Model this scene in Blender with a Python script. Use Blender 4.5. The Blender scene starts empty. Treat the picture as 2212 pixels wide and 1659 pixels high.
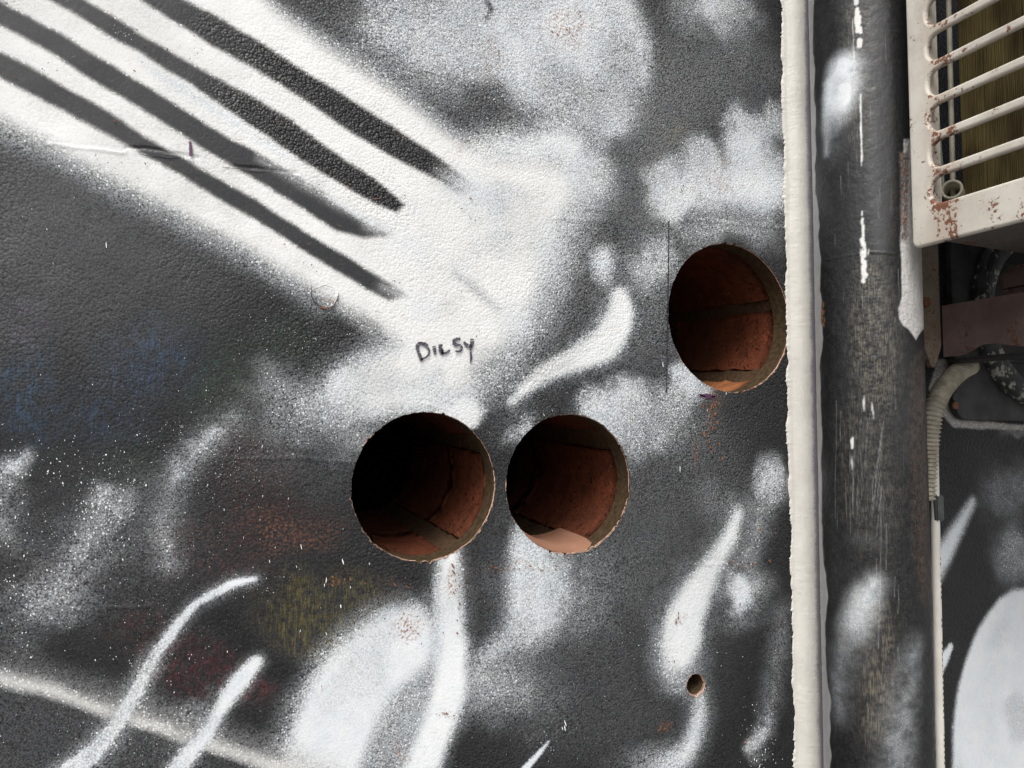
import bpy, bmesh, math, random
import numpy as np
from mathutils import Matrix, Vector

# ------------------------------------------------------------------ camera
D, CZ, F = 0.615, 1.40, 1609.0            # camera to wall, camera height, focal length (of a 2212 px wide picture)
YAW, PIT, ROL = math.radians(22.742), math.radians(3.914), math.radians(-0.469)
def _rx(a): return np.array([[1,0,0],[0,math.cos(a),-math.sin(a)],[0,math.sin(a),math.cos(a)]])
def _ry(a): return np.array([[math.cos(a),0,math.sin(a)],[0,1,0],[-math.sin(a),0,math.cos(a)]])
def _rz(a): return np.array([[math.cos(a),-math.sin(a),0],[math.sin(a),math.cos(a),0],[0,0,1]])
CM = _rz(-YAW) @ _rx(PIT) @ _ry(ROL)
CP = np.array([0, -D, CZ])
sc = bpy.context.scene
cd = bpy.data.cameras.new('camera'); cam = bpy.data.objects.new('camera', cd); sc.collection.objects.link(cam)
cd.sensor_width = 36; cd.lens = 36 * F / 2212; cd.clip_start = 0.01; cd.clip_end = 500
m = np.eye(4); m[:3,0] = CM[:,0]; m[:3,1] = CM[:,2]; m[:3,2] = -CM[:,1]; m[:3,3] = CP
cam.matrix_world = Matrix(m.tolist()); sc.camera = cam

# ------------------------------------------------------------------ light
SUN_DIR = Vector((-0.44, -0.55, 0.86)).normalized()
w = bpy.data.worlds.new('World'); sc.world = w; w.use_nodes = True
nt = w.node_tree; bg = nt.nodes['Background']
sky = nt.nodes.new('ShaderNodeTexSky'); sky.sky_type = 'NISHITA'; sky.sun_disc = False
sky.sun_elevation = math.asin(SUN_DIR.z); sky.sun_rotation = math.atan2(SUN_DIR.x, SUN_DIR.y)
sky.air_density = 1.0; sky.dust_density = 4.0; sky.ozone_density = 1.0
hs = nt.nodes.new('ShaderNodeHueSaturation'); hs.inputs['Saturation'].default_value = 0.22
nt.links.new(sky.outputs[0], hs.inputs['Color']); nt.links.new(hs.outputs[0], bg.inputs[0])
bg.inputs[1].default_value = 0.125
sl = bpy.data.lights.new('sun', 'SUN'); sl.energy = 1.1; sl.angle = math.radians(30); sl.color = (1, 0.97, 0.92)
so = bpy.data.objects.new('sun', sl); sc.collection.objects.link(so)
so.rotation_euler = SUN_DIR.to_track_quat('Z', 'Y').to_euler()
sc.view_settings.view_transform = 'Standard'; sc.view_settings.look = 'None'
sc.view_settings.gamma = 1; sc.view_settings.use_curve_mapping = False
sc.view_settings.exposure = 0.72

# ------------------------------------------------------------------ helpers
rng = np.random.default_rng(7); random.seed(7)
C = sc.collection
def rays(p):
    p = np.atleast_2d(np.asarray(p, float))
    d = np.stack([(p[:,0]-1106)/F, np.ones(len(p)), -(p[:,1]-829.5)/F], 1)
    return d @ CM.T
def on_y(p, y=0.0):                       # pixel -> point on the plane Y=y
    d = rays(p); return CP + d * ((y - CP[1]) / d[:,1])[:,None]
def on_x(p, x):
    d = rays(p); return CP + d * ((x - CP[0]) / d[:,0])[:,None]
def W(p): return on_y(p)[:, [0,2]]
def wscale(p):
    p = np.atleast_2d(np.asarray(p, float))
    a, b, c = W(p), W(p+[1,0]), W(p+[0,1])
    return np.sqrt(np.abs((b-a)[:,0]*(c-a)[:,1]-(b-a)[:,1]*(c-a)[:,0]))

def link(o, parent=None):
    C.objects.link(o)
    if parent is not None: o.parent = parent
    return o
def mesh_obj(name, verts, faces, mat, parent=None, smooth=False):
    me = bpy.data.meshes.new(name)
    verts = np.asarray(verts, np.float32)
    if isinstance(faces, np.ndarray):
        n, k = faces.shape
        me.vertices.add(len(verts)); me.vertices.foreach_set('co', verts.ravel())
        me.loops.add(n*k); me.loops.foreach_set('vertex_index', faces.astype(np.int32).ravel())
        me.polygons.add(n); me.polygons.foreach_set('loop_start', np.arange(0, n*k, k, dtype=np.int32))
        me.polygons.foreach_set('loop_total', np.full(n, k, np.int32))
        me.update(calc_edges=True); me.validate()
    else:
        me.from_pydata([tuple(map(float, v)) for v in verts], [], faces); me.update()
    if smooth: me.polygons.foreach_set('use_smooth', np.ones(len(me.polygons), bool))
    me.materials.append(mat)
    return link(bpy.data.objects.new(name, me), parent)
def tag(o, label, cat, group=None, kind=None):
    if label: o['label'] = label
    if cat: o['category'] = cat
    if group: o['group'] = group
    if kind: o['kind'] = kind
    return o
def empty(name, loc, label, cat, group=None):
    o = bpy.data.objects.new(name, None); o.empty_display_size = 0.05; C.objects.link(o); o.location = loc
    return tag(o, label, cat, group)
def reparent(o, root):                    # keep world position (roots are only translated)
    o.parent = root; o.matrix_parent_inverse = Matrix.Translation(root.location).inverted(); return o
def bm_obj(name, bm, mat, root=None, smooth=False):
    me = bpy.data.meshes.new(name); bm.to_mesh(me); bm.free()
    if smooth:
        for p in me.polygons: p.use_smooth = True
    me.materials.append(mat)
    o = bpy.data.objects.new(name, me); C.objects.link(o)
    if root is not None: reparent(o, root)
    return o
def bm_box(bm, lo, hi, bevel=0.0):
    r = bmesh.ops.create_cube(bm, size=1)
    lo, hi = Vector(lo), Vector(hi)
    for v in r['verts']:
        v.co = Vector([lo[i] + (v.co[i]+0.5)*(hi[i]-lo[i]) for i in range(3)])
    if bevel:
        es = list({e for v in r['verts'] for e in v.link_edges})
        bmesh.ops.bevel(bm, geom=es, offset=bevel, segments=2, affect='EDGES')
def box(name, lo, hi, mat, root, bevel=0.0):
    bm = bmesh.new(); bm_box(bm, lo, hi, bevel); return bm_obj(name, bm, mat, root)
def tube_mesh(path, radii, seg=16, caps=True):
    path = np.asarray(path, float); n = len(path)
    t = np.gradient(path, axis=0); t /= np.linalg.norm(t, axis=1)[:,None]
    up = np.array([0.13, 0.35, 0.92]); up = up/np.linalg.norm(up)
    vs, fs = [], []
    prev = None
    for i in range(n):
        if prev is None:
            a = np.cross(t[i], up if abs(t[i]@up) < .95 else np.array([1,0,0.]))
        else: a = prev - t[i]*(prev@t[i])
        a /= np.linalg.norm(a); prev = a; b = np.cross(t[i], a)
        r = radii[i] if hasattr(radii, '__len__') else radii
        for k in range(seg):
            th = 2*math.pi*k/seg; vs.append(path[i] + r*(math.cos(th)*a + math.sin(th)*b))
    for i in range(n-1):
        for k in range(seg):
            k2 = (k+1) % seg
            fs.append((i*seg+k, i*seg+k2, (i+1)*seg+k2, (i+1)*seg+k))
    if caps: fs.append(tuple(range(seg))[::-1]); fs.append(tuple((n-1)*seg+k for k in range(seg)))
    return vs, fs
def hash2(ix, iy, seed):
    h = (ix.astype(np.int64)*374761393 + iy.astype(np.int64)*668265263 + seed*982451653) & 0x7fffffff
    h = ((h ^ (h >> 13))*1274126177) & 0x7fffffff
    return ((h ^ (h >> 16)) & 0xffff)/65535.0
def vnoise(x, y, seed=0):
    ix, iy = np.floor(x), np.floor(y); fx, fy = x-ix, y-iy
    fx = fx*fx*(3-2*fx); fy = fy*fy*(3-2*fy)
    a, b = hash2(ix, iy, seed), hash2(ix+1, iy, seed); c, d = hash2(ix, iy+1, seed), hash2(ix+1, iy+1, seed)
    return (a*(1-fx)+b*fx)*(1-fy) + (c*(1-fx)+d*fx)*fy
def fbm(x, y, seed=0, octv=3):
    s = 0; a = 0.5; t = 0
    for o in range(octv):
        s = s + a*vnoise(x, y, seed+o*17); t += a; a *= .5; x = x*2.03; y = y*2.03
    return s/t
def sstep(a, b, x):
    t = np.clip((x-a)/(b-a), 0, 1); return t*t*(3-2*t)

# ------------------------------------------------------------------ node helpers
class NT:
    def __init__(s, name):
        s.m = bpy.data.materials.new(name); s.m.use_nodes = True; s.t = s.m.node_tree; s.n = s.t.nodes
        s.b = s.n['Principled BSDF']
    def lk(s, a, b): s.t.links.new(a, b)
    def val(s, sock, v):
        if isinstance(v, bpy.types.NodeSocket): s.lk(v, sock)
        else: sock.default_value = v
    def math(s, op, a, b=0.0, clamp=False):
        n = s.n.new('ShaderNodeMath'); n.operation = op; n.use_clamp = clamp
        s.val(n.inputs[0], a); s.val(n.inputs[1], b); return n.outputs[0]
    def mix(s, f, a, b, mode='MIX'):
        n = s.n.new('ShaderNodeMix'); n.data_type = 'RGBA'; n.blend_type = mode
        s.val(n.inputs[0], f)
        for sock, v in ((n.inputs[6], a), (n.inputs[7], b)):
            if isinstance(v, tuple): v = (*v, 1) if len(v) == 3 else v
            s.val(sock, v)
        return n.outputs[2]
    def mixf(s, f, a, b):
        n = s.n.new('ShaderNodeMix'); n.data_type = 'FLOAT'
        s.val(n.inputs[0], f); s.val(n.inputs[2], a); s.val(n.inputs[3], b); return n.outputs[0]
    def coord(s, scale=(1,1,1)):
        g = s.n.new('ShaderNodeNewGeometry')
        mp = s.n.new('ShaderNodeMapping'); mp.inputs['Scale'].default_value = scale
        s.lk(g.outputs['Position'], mp.inputs[0]); return mp.outputs[0]
    def noise(s, scale, detail=2, rough=.5, stretch=(1,1,1), color=False):
        n = s.n.new('ShaderNodeTexNoise'); s.lk(s.coord(stretch), n.inputs['Vector'])
        n.inputs['Scale'].default_value = scale; n.inputs['Detail'].default_value = detail; n.inputs['Roughness'].default_value = rough
        return n.outputs['Color' if color else 'Fac']
    def ramp(s, v, a, b, lo=0.0, hi=1.0, smooth=True):
        n = s.n.new('ShaderNodeMapRange'); n.interpolation_type = 'SMOOTHSTEP' if smooth else 'LINEAR'
        s.val(n.inputs[0], v); n.inputs[1].default_value = a; n.inputs[2].default_value = b
        n.inputs[3].default_value = lo; n.inputs[4].default_value = hi; return n.outputs[0]
    def attr(s, name):
        n = s.n.new('ShaderNodeAttribute'); n.attribute_name = name; return n
    def sep(s, c):
        n = s.n.new('ShaderNodeSeparateColor'); s.lk(c, n.inputs[0]); return n.outputs
    def bump(s, h, strength=1.0, dist=.001, normal=None):
        n = s.n.new('ShaderNodeBump'); s.val(n.inputs['Strength'], strength); n.inputs['Distance'].default_value = dist
        s.lk(h, n.inputs['Height'])
        if normal is not None: s.lk(normal, n.inputs['Normal'])
        return n.outputs[0]
    def out(s, color=None, rough=None, normal=None, spec=None, metal=None):
        b = s.b
        if color is not None: s.val(b.inputs['Base Color'], (*color, 1) if isinstance(color, tuple) else color)
        if rough is not None: s.val(b.inputs['Roughness'], rough)
        if normal is not None: s.lk(normal, b.inputs['Normal'])
        if spec is not None: s.val(b.inputs['Specular IOR Level'], spec)
        if metal is not None: b.inputs['Metallic'].default_value = metal
        return s.m

def mat_sprayed(name, bump_scale=470., bump_dist=.0017, grain=8.5, dotty=True):
    """painted surface: point attributes carry which paint lies where, noise breaks it into spray droplets"""
    n = NT(name)
    pa = n.sep(n.attr('paint').outputs['Color'])       # r white cover, g warmth of the white, b gloss
    un = n.attr('under')                               # older coloured paint and how far it shows (alpha)
    ex = n.sep(n.attr('extra').outputs['Color'])       # r bump amount, g painted pipe highlight and bare grey primer, b rust
    d = n.math('POWER', pa[0], 1.6)
    vo = n.n.new('ShaderNodeTexVoronoi'); vo.feature = 'F1'; vo.inputs['Scale'].default_value = bump_scale
    n.lk(n.coord(), vo.inputs['Vector'])
    lump = n.math('SUBTRACT', 1.0, n.math('MULTIPLY', vo.outputs['Distance'], vo.outputs['Distance']))                # rounded orange-peel lumps, 0.4..1
    mid = n.noise(bump_scale*.45, 3, .6)
    hgt = n.math('ADD', n.math('MULTIPLY', lump, .8), n.math('MULTIPLY', mid, .9))
    sp = n.noise(820., 3, .7)
    def dots(scale, reach, size):                                         # overspray droplets: more of them where the mist is denser
        v_ = n.n.new('ShaderNodeTexVoronoi'); v_.inputs['Scale'].default_value = scale; n.lk(n.coord(), v_.inputs['Vector'])
        cs = n.sep(v_.outputs['Color'])
        r_ = n.math('MULTIPLY', n.math('SUBTRACT', n.math('MULTIPLY', d, reach), cs[0]), 3.0, clamp=True)
        r_ = n.math('MULTIPLY', r_, n.math('ADD', n.math('MULTIPLY', cs[1], size), .10))
        return n.ramp(n.math('SUBTRACT', r_, v_.outputs['Distance']), -.03, .05)
    k = n.math('MULTIPLY', n.math('MULTIPLY', d, n.math('SUBTRACT', 1.0, d)), grain)
    k = n.math('MULTIPLY', k, n.math('SUBTRACT', 1.0, n.math('MULTIPLY', pa[1], .6)))
    cov = n.math('ADD', d, n.math('MULTIPLY', k, n.math('SUBTRACT', sp, .5)))
    cov = n.math('ADD', cov, n.math('MULTIPLY', n.math('MULTIPLY', k, .14), n.math('SUBTRACT', hgt, 1.0)), clamp=True)
    if dotty:
        cov = n.math('MAXIMUM', cov, n.math('MULTIPLY', dots(640., 1.7, .46), .85))
        cov = n.math('MAXIMUM', cov, n.math('MULTIPLY', dots(330., .30, .34), .95))
    st = n.noise(1.0, 3, .65, (1300., 1300., 105.))
    st2 = n.noise(160., 2, .5)
    stf = n.ramp(n.math('ADD', st, n.math('MULTIPLY', n.math('SUBTRACT', st2, .5), .35)), .44, .70)
    blotch = n.noise(14., 4, .6)
    black = n.mix(blotch, (.0045, .005, .006), (.014, .014, .0148))
    fine = n.noise(800., 3, .6)
    black = n.mix(n.ramp(fine, .52, .75), black, (.045, .045, .046))
    base = n.mix(n.math('MULTIPLY', n.math('ADD', n.math('MULTIPLY', stf, .75), n.ramp(st2, .3, .7, .0, .17)), un.outputs['Alpha']), black, un.outputs['Color'])
    base = n.mix(ex[1], base, n.mix(n.noise(60., 3), (.30, .295, .30), (.42, .415, .42)))
    white = n.mix(pa[1], (.73, .77, .81), (.77, .755, .72))
    white = n.mix(n.ramp(n.noise(38., 4, .6), .35, .75), white, n.mix(.5, white, (.86, .86, .84)))
    white = n.mix(n.ramp(n.noise(8., 5, .65), .42, .68, 0, .30), white, n.mix(1.0, white, (.72, .74, .76), 'MULTIPLY'))
    white = n.mix(n.ramp(n.noise(90., 4, .7), .55, .75, 0, .35), white, n.mix(1.0, white, (.80, .77, .72), 'MULTIPLY'))
    col = n.mix(cov, base, white)
    rc = n.mix(n.noise(500., 3), (.16, .055, .025), (.36, .17, .09))
    rm = n.math('MULTIPLY', ex[2], n.ramp(n.noise(420., 3, .6), .48, .62))
    col = n.mix(rm, col, rc)
    h = n.math('ADD', hgt, n.math('MULTIPLY', n.noise(bump_scale*3., 2, .6), .18))
    h = n.math('ADD', h, n.math('MULTIPLY', cov, .06))
    nm = n.bump(h, n.math('MULTIPLY', ex[0], n.mixf(cov, .85, .42)), bump_dist)
    big = n.bump(n.noise(22., 3, .5), .25, .004, nm)
    rough = n.mixf(cov, n.mixf(pa[2], n.ramp(n.noise(240., 2), .3, .7, .34, .52), .31), .5)
    return n.out(col, rough, big, spec=n.mixf(pa[2], .30, .58))

def mat_simple(name, c1, c2, scale=60., rough=.6, bump=.0, bscale=300., stretch=(1,1,1), detail=4, spec=.4, metal=0.0):
    n = NT(name)
    col = n.mix(n.ramp(n.noise(scale, detail, .6, stretch), .3, .7), c1, c2)
    nm = n.bump(n.noise(bscale, 3, .6), .8, bump) if bump else None
    return n.out(col, rough, nm, spec, metal)
def mat_rusty(name, c1, c2, amount=.55, scale=55., rough=.5, spec=.4, dirt=(.16,.14,.12), focus=None):
    n = NT(name)
    base = n.mix(n.ramp(n.noise(25., 4, .65), .3, .7), c1, c2)
    base = n.mix(n.ramp(n.noise(9., 4, .7), .5, .8, 0, .5), base, dirt)
    rust = n.mix(n.noise(700., 3), (.10, .035, .02), (.27, .12, .07))
    mk = n.noise(scale, 5, .72); mk2 = n.noise(260., 4, .7)
    tot = n.math('ADD', n.math('MULTIPLY', mk, .55), n.math('MULTIPLY', mk2, .45))
    if focus is not None:
        g_ = n.n.new('ShaderNodeNewGeometry'); sx = n.n.new('ShaderNodeSeparateXYZ'); n.lk(g_.outputs['Position'], sx.inputs[0])
        near = n.ramp(n.math('ABSOLUTE', n.math('SUBTRACT', sx.outputs[1], focus)), .004, .022, .075, 0)
        tot = n.math('ADD', tot, near)
        low = n.ramp(n.math('ABSOLUTE', n.math('SUBTRACT', sx.outputs[2], CZ+.198)), .005, .03, .028, 0)
        tot = n.math('ADD', tot, low)
        base = n.mix(n.math('MULTIPLY', near, 5.0), base, (.42,.32,.24))
    k = n.ramp(tot, amount, amount+.05)
    col = n.mix(k, base, rust)
    h = n.math('ADD', n.math('MULTIPLY', k, -.6), n.math('MULTIPLY', n.noise(450., 3), .6))
    return n.out(col, n.mixf(k, rough, .85), n.bump(h, .6, .0006), spec)

M = {}
M['wall'] = mat_sprayed('sprayed_render')
M['pipe'] = mat_sprayed('painted_pipe', 300., .0014, 3.5, False)
def mat_cream():
    n = NT('cream_gloss')
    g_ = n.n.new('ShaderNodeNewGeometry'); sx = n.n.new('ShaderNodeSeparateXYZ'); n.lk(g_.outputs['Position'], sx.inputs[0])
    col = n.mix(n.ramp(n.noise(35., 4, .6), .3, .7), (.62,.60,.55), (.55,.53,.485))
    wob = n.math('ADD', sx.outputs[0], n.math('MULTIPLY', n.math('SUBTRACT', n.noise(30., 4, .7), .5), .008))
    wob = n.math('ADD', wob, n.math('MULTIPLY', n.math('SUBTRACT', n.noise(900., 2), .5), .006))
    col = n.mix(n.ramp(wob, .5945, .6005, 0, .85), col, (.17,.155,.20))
    col = n.mix(n.ramp(n.noise(240., 4, .7), .70, .74), col, (.22,.17,.13))
    return n.out(col, .5, n.bump(n.math('ADD', n.noise(170., 3, .55), n.math('MULTIPLY', n.noise(600., 2), .25)), .9, .0006), .4)
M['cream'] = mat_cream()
M['ac'] = mat_rusty('cream_casing', (.64,.60,.53), (.53,.485,.42), .58, focus=-.163)
M['ac_under'] = mat_rusty('dark_underside', (.16,.145,.13), (.10,.09,.085), .55)  # base pan coloured much darker than the casing
M['bracket'] = mat_rusty('pinkish_bracket', (.27,.19,.178), (.18,.125,.11), .545, 30.)
M['bracket2'] = mat_rusty('stained_bracket', (.26,.22,.17), (.17,.13,.10), .53, 30.)
M['dark'] = mat_simple('dark_metal', (.02,.02,.02), (.045,.042,.04), 40., .6)
M['coil'] = mat_simple('coil_fin', (.05,.036,.014), (.17,.13,.05), 38., .55, 0, 300., (1,1,.35))
M['inner'] = mat_simple('inner_plate', (.24,.27,.24), (.17,.19,.17), 30., .55)
M['tube'] = mat_simple('stub_tube', (.35,.33,.26), (.22,.2,.15), 60., .5)
M['hose'] = mat_simple('ivory_hose', (.46,.42,.34), (.28,.25,.19), 90., .55, .0003, 600.)
M['cable'] = mat_simple('white_cable', (.76,.73,.66), (.66,.63,.57), 30., .45)
M['scratch'] = mat_simple('worn_scratch', (.36,.20,.13), (.24,.16,.12), 300., .8)
M['clip'] = mat_simple('grey_clip', (.10,.11,.105), (.06,.065,.065), 80., .5)
M['ink'] = mat_simple('marker_ink', (.012,.010,.014), (.05,.045,.06), 900., .45)
M['ink2'] = mat_simple('faded_marker', (.015,.012,.018), (.14,.13,.16), 900., .45)
M['purple'] = mat_simple('purple_ink', (.06,.02,.055), (.12,.06,.11), 900., .5)
M['splat'] = mat_simple('white_droplet', (.80,.80,.79), (.70,.74,.78), 300., .4)
M['flake'] = mat_simple('rust_flake', (.24,.10,.05), (.14,.065,.038), 400., .8)
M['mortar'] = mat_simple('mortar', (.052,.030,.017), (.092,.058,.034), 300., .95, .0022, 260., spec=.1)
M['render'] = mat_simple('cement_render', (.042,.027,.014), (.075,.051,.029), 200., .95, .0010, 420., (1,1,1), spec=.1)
M['dust'] = mat_simple('brick_dust', (.34,.18,.12), (.27,.14,.09), 25., .95, .0003, 800., spec=.05)
M['lip'] = mat_simple('chipped_plaster', (.50,.33,.26), (.34,.20,.14), 250., .9, .0006, 700., spec=.1)
def mat_brick():
    n = NT('cored_brick')
    col = n.mix(n.ramp(n.noise(45., 4, .6), .3, .7), (.165,.046,.022), (.10,.030,.015))
    col = n.mix(n.ramp(n.noise(9., 3, .6), .4, .7, 0, .6), col, (.055,.026,.014))
    col = n.mix(n.ramp(n.noise(260., 3, .6), .57, .66), col, (.05,.017,.01))
    col = n.mix(n.ramp(n.noise(420., 2, .5), .69, .74), col, (.30,.19,.11))
    h = n.math('ADD', n.noise(300., 4, .65), n.math('MULTIPLY', n.ramp(n.noise(130., 4, .7), .58, .66), -.8))
    return n.out(col, .9, n.bump(h, 1.0, .0022), .12)
M['brick'] = mat_brick()
M['brick_orange'] = mat_simple('orange_brick', (.36,.15,.06), (.24,.09,.04), 60., .9, .001, 300., spec=.1)
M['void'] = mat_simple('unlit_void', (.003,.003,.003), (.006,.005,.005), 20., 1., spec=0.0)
M['ground'] = mat_simple('ground_paving', (.20,.195,.185), (.14,.135,.13), 3., .9, .002, 80.)

# ------------------------------------------------------------------ ground
g = mesh_obj('ground', [(-150,-150,0),(150,-150,0),(150,150,0),(-150,150,0)], [(0,1,2,3)], M['ground'])
g['kind'] = 'structure'

# ------------------------------------------------------------------ paint layers
class Paint:
    """whiteness / warmth / gloss / old colour fields over a set of surface coordinates (u, v) in metres"""
    def __init__(s, u, v, tomap, scl, warp=1.0):
        s.u0, s.v0 = u, v
        s.tomap, s.scl = tomap, scl
        wu = (fbm(u*55, v*55, 3)-.5)*.0022*warp + (fbm(u*260, v*260, 5, 2)-.5)*.0011*warp
        wv = (fbm(u*55, v*55, 9)-.5)*.0022*warp + (fbm(u*260, v*260, 11, 2)-.5)*.0011*warp
        s.u, s.v = u+wu, v+wv
        s.bu = s.u + ((fbm(u*24, v*24, 31, 3)-.5)*.030 + (fbm(u*90, v*90, 35, 2)-.5)*.008)*warp
        s.bv = s.v + ((fbm(u*24, v*24, 41, 3)-.5)*.030 + (fbm(u*90, v*90, 45, 2)-.5)*.008)*warp
        n = len(u)
        s.d = np.full(n, .05); s.warm = np.zeros(n); s.gloss = np.zeros(n)
        s.uc = np.tile(np.array([.05,.05,.05]), (n,1)); s.ua = np.zeros(n)
        s.bump = np.full(n, .75); s.primer = np.zeros(n); s.rust = np.zeros(n); s.h = np.zeros(n)
        s.grain = fbm(u*120, v*120, 21, 3)-.5
    def _cap(s, pts, w, soft):
        if len(pts) > 2:                                                  # run a smooth curve through the points
            p = np.asarray(pts, float); ww = np.broadcast_to(np.asarray(w, float), (len(p),)); e = np.c_[p, ww]
            e = np.r_[[2*e[0]-e[1]], e, [2*e[-1]-e[-2]]]; o = []
            for i in range(1, len(e)-2):
                for t in np.arange(0, 1, .25):
                    o.append(.5*((2*e[i])+(e[i+1]-e[i-1])*t+(2*e[i-1]-5*e[i]+4*e[i+1]-e[i+2])*t*t+(3*e[i]-e[i-1]-3*e[i+1]+e[i+2])*t**3))
            o = np.array(o+[e[-2]]); pts = o[:,:2]; w = np.maximum(o[:,2], .2)
        q = s.tomap(pts); sc_ = s.scl(pts)
        w = np.broadcast_to(np.asarray(w, float), (len(pts),))*sc_; so_ = soft*sc_.mean()*(1.3 if soft >= 8 else 1.0)
        pad = w.max()+so_*1.5
        idx = np.nonzero((s.u > q[:,0].min()-pad)&(s.u < q[:,0].max()+pad)&(s.v > q[:,1].min()-pad)&(s.v < q[:,1].max()+pad))[0]
        best = np.full(len(idx), 9.); x, y = s.u[idx], s.v[idx]
        for i in range(max(1, len(pts)-1)):
            j = min(i+1, len(pts)-1); a, b = q[i], q[j]; ab = b-a; L = max(ab@ab, 1e-12)
            t = np.clip(((x-a[0])*ab[0]+(y-a[1])*ab[1])/L, 0, 1)
            best = np.minimum(best, np.hypot(x-a[0]-t*ab[0], y-a[1]-t*ab[1]) - (w[i]+t*(w[j]-w[i])))
        return idx, 1-sstep(-so_, so_, best)
    def _blob(s, cx, cy, rx, ry, rot=0, inner=.2):
        q = s.tomap([(cx,cy)])[0]; k = 1.0
        # axes measured along the picture's axes but laid out on the surface
        e = s.tomap([(cx+1,cy),(cx,cy+1)])-q
        Ax = np.array([e[0], e[1]]).T
        inv = np.linalg.inv(Ax)
        pad = np.abs(Ax@np.array([rx+ry, rx+ry])).max()*1.2+.004
        idx = np.nonzero((np.abs(s.bu-q[0]) < pad)&(np.abs(s.bv-q[1]) < pad))[0]
        px = inv[0,0]*(s.bu[idx]-q[0])+inv[0,1]*(s.bv[idx]-q[1]); py = inv[1,0]*(s.bu[idx]-q[0])+inv[1,1]*(s.bv[idx]-q[1])
        c, sn = math.cos(rot), math.sin(rot)
        r = np.hypot((px*c+py*sn)/rx, (-px*sn+py*c)/ry)
        return idx, 1-sstep(inner, 1.0, r)
    def _poly(s, pts, soft):
        if soft >= 12:
            p = np.asarray(pts, float)
            for _ in range(2): p = np.stack([p*.75+np.roll(p, -1, 0)*.25, p*.25+np.roll(p, -1, 0)*.75], 1).reshape(-1, 2)
            pts = p
        q = s.tomap(pts); so_ = soft*s.scl(pts).mean(); pad = so_*1.5
        idx = np.nonzero((s.u > q[:,0].min()-pad)&(s.u < q[:,0].max()+pad)&(s.v > q[:,1].min()-pad)&(s.v < q[:,1].max()+pad))[0]
        x, y = s.u[idx], s.v[idx]; ins = np.zeros(len(idx), bool); best = np.full(len(idx), 9.)
        for i in range(len(q)):
            a, b = q[i], q[(i+1) % len(q)]; ab = b-a; L = max(ab@ab, 1e-12)
            t = np.clip(((x-a[0])*ab[0]+(y-a[1])*ab[1])/L, 0, 1)
            best = np.minimum(best, np.hypot(x-a[0]-t*ab[0], y-a[1]-t*ab[1]))
            if a[1] != b[1]:
                c = ((a[1] > y) != (b[1] > y)) & (x < (b[0]-a[0])*(y-a[1])/(b[1]-a[1])+a[0]); ins ^= c
        sd = np.where(ins, -best, best)
        return idx, 1-sstep(-so_, so_, sd)
    def put(s, ia, d=None, a=1.0, warm=None, gloss=None, under=None, ua=None, bump=None, primer=None, rust=None, h=None, gr=.0):
        if d is not None and d > .3: d = d**.68
        i, al = ia; al = np.clip(al*(1+gr*s.grain[i]*2), 0, 1)*a
        def mx(arr, v): arr[i] = arr[i]*(1-al)+v*al
        if d is not None: mx(s.d, d)
        if warm is not None: mx(s.warm, warm)
        if gloss is not None: mx(s.gloss, gloss)
        if bump is not None: mx(s.bump, bump)
        if primer is not None: mx(s.primer, primer)
        if rust is not None: mx(s.rust, rust)
        if h is not None: s.h[i] += h*al
        if under is not None:
            s.uc[i] = s.uc[i]*(1-al)[:,None]+np.array(under)*al[:,None]; mx(s.ua, ua if ua is not None else .8)
    def cap(s, pts, w, soft, **k): s.put(s._cap(pts, w, soft), **k)
    def stroke(s, pts, w, soft, halo=14, hd=.5, **k):          # core of a spray line and the mist thrown off beside it
        w = np.broadcast_to(np.asarray(w, float), (len(pts),))
        s.put(s._cap(pts, w+halo*.35, halo*1.4), d=hd, a=.75, warm=0, gr=.3); s.put(s._cap(pts, w, soft), **k)
    def blob(s, cx, cy, rx, ry, rot=0, inner=.2, **k): s.put(s._blob(cx, cy, rx, ry, rot, inner), **k)
    def poly(s, pts, soft, **k): s.put(s._poly(pts, soft), **k)
    def store(s, me):
        n = len(s.d); one = np.ones(n)
        for nm, arr in (('paint', np.c_[s.d, s.warm, s.gloss, one]), ('under', np.c_[s.uc, s.ua]), ('extra', np.c_[s.bump, s.primer, s.rust, one])):
            a = me.attributes.new(nm, 'FLOAT_COLOR', 'POINT'); a.data.foreach_set('color', np.clip(arr, 0, 1).astype(np.float32).ravel())

# ------------------------------------------------------------------ the wall
wall = empty('painted_wall', (0, 0, 0), 'rendered brick wall sprayed with black and white graffiti and cored with round holes', 'wall')
wall['kind'] = 'thing'
HOLES = [  # centre pixel-derived X, Z (relative to camera height), radius
    (0.1793, CZ-0.0439, 0.0630), (0.3166, CZ-0.0439, 0.0637), (0.5018, CZ+0.1226, 0.0772)]
SMALL = (0.4535, CZ-0.2405, 0.0100)
def rim(k, th):      # uneven cut edge of hole k
    th = np.asarray(th, float)
    return (vnoise(np.cos(th)*9+k*31, np.sin(th)*9, 40+k)-.5)*.0006 + (vnoise(np.cos(th)*40+k*7, np.sin(th)*40, 60+k)-.5)*.0007 + np.maximum(0, vnoise(np.cos(th)*13+k*3, np.sin(th)*13, 70+k)-.80)*.012
def axis_line(lo, hi, flo, fhi, step_fn):
    out = [flo]
    while out[-1] < fhi: out.append(out[-1]+step_fn(out[-1]))
    s = step_fn(flo); a = [flo]
    while a[-1] > lo: s *= 1.35; a.append(a[-1]-s)
    s = step_fn(fhi); b = [out[-1]]
    while b[-1] < hi: s *= 1.35; b.append(b[-1]+s)
    a[-1], b[-1] = lo, hi
    return np.array(a[::-1][:-1]+out+b[1:])
gx = axis_line(-1.6, 2.8, -.16, 1.03, lambda x: .00105+max(0, x-.2)*.0012)
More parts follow.
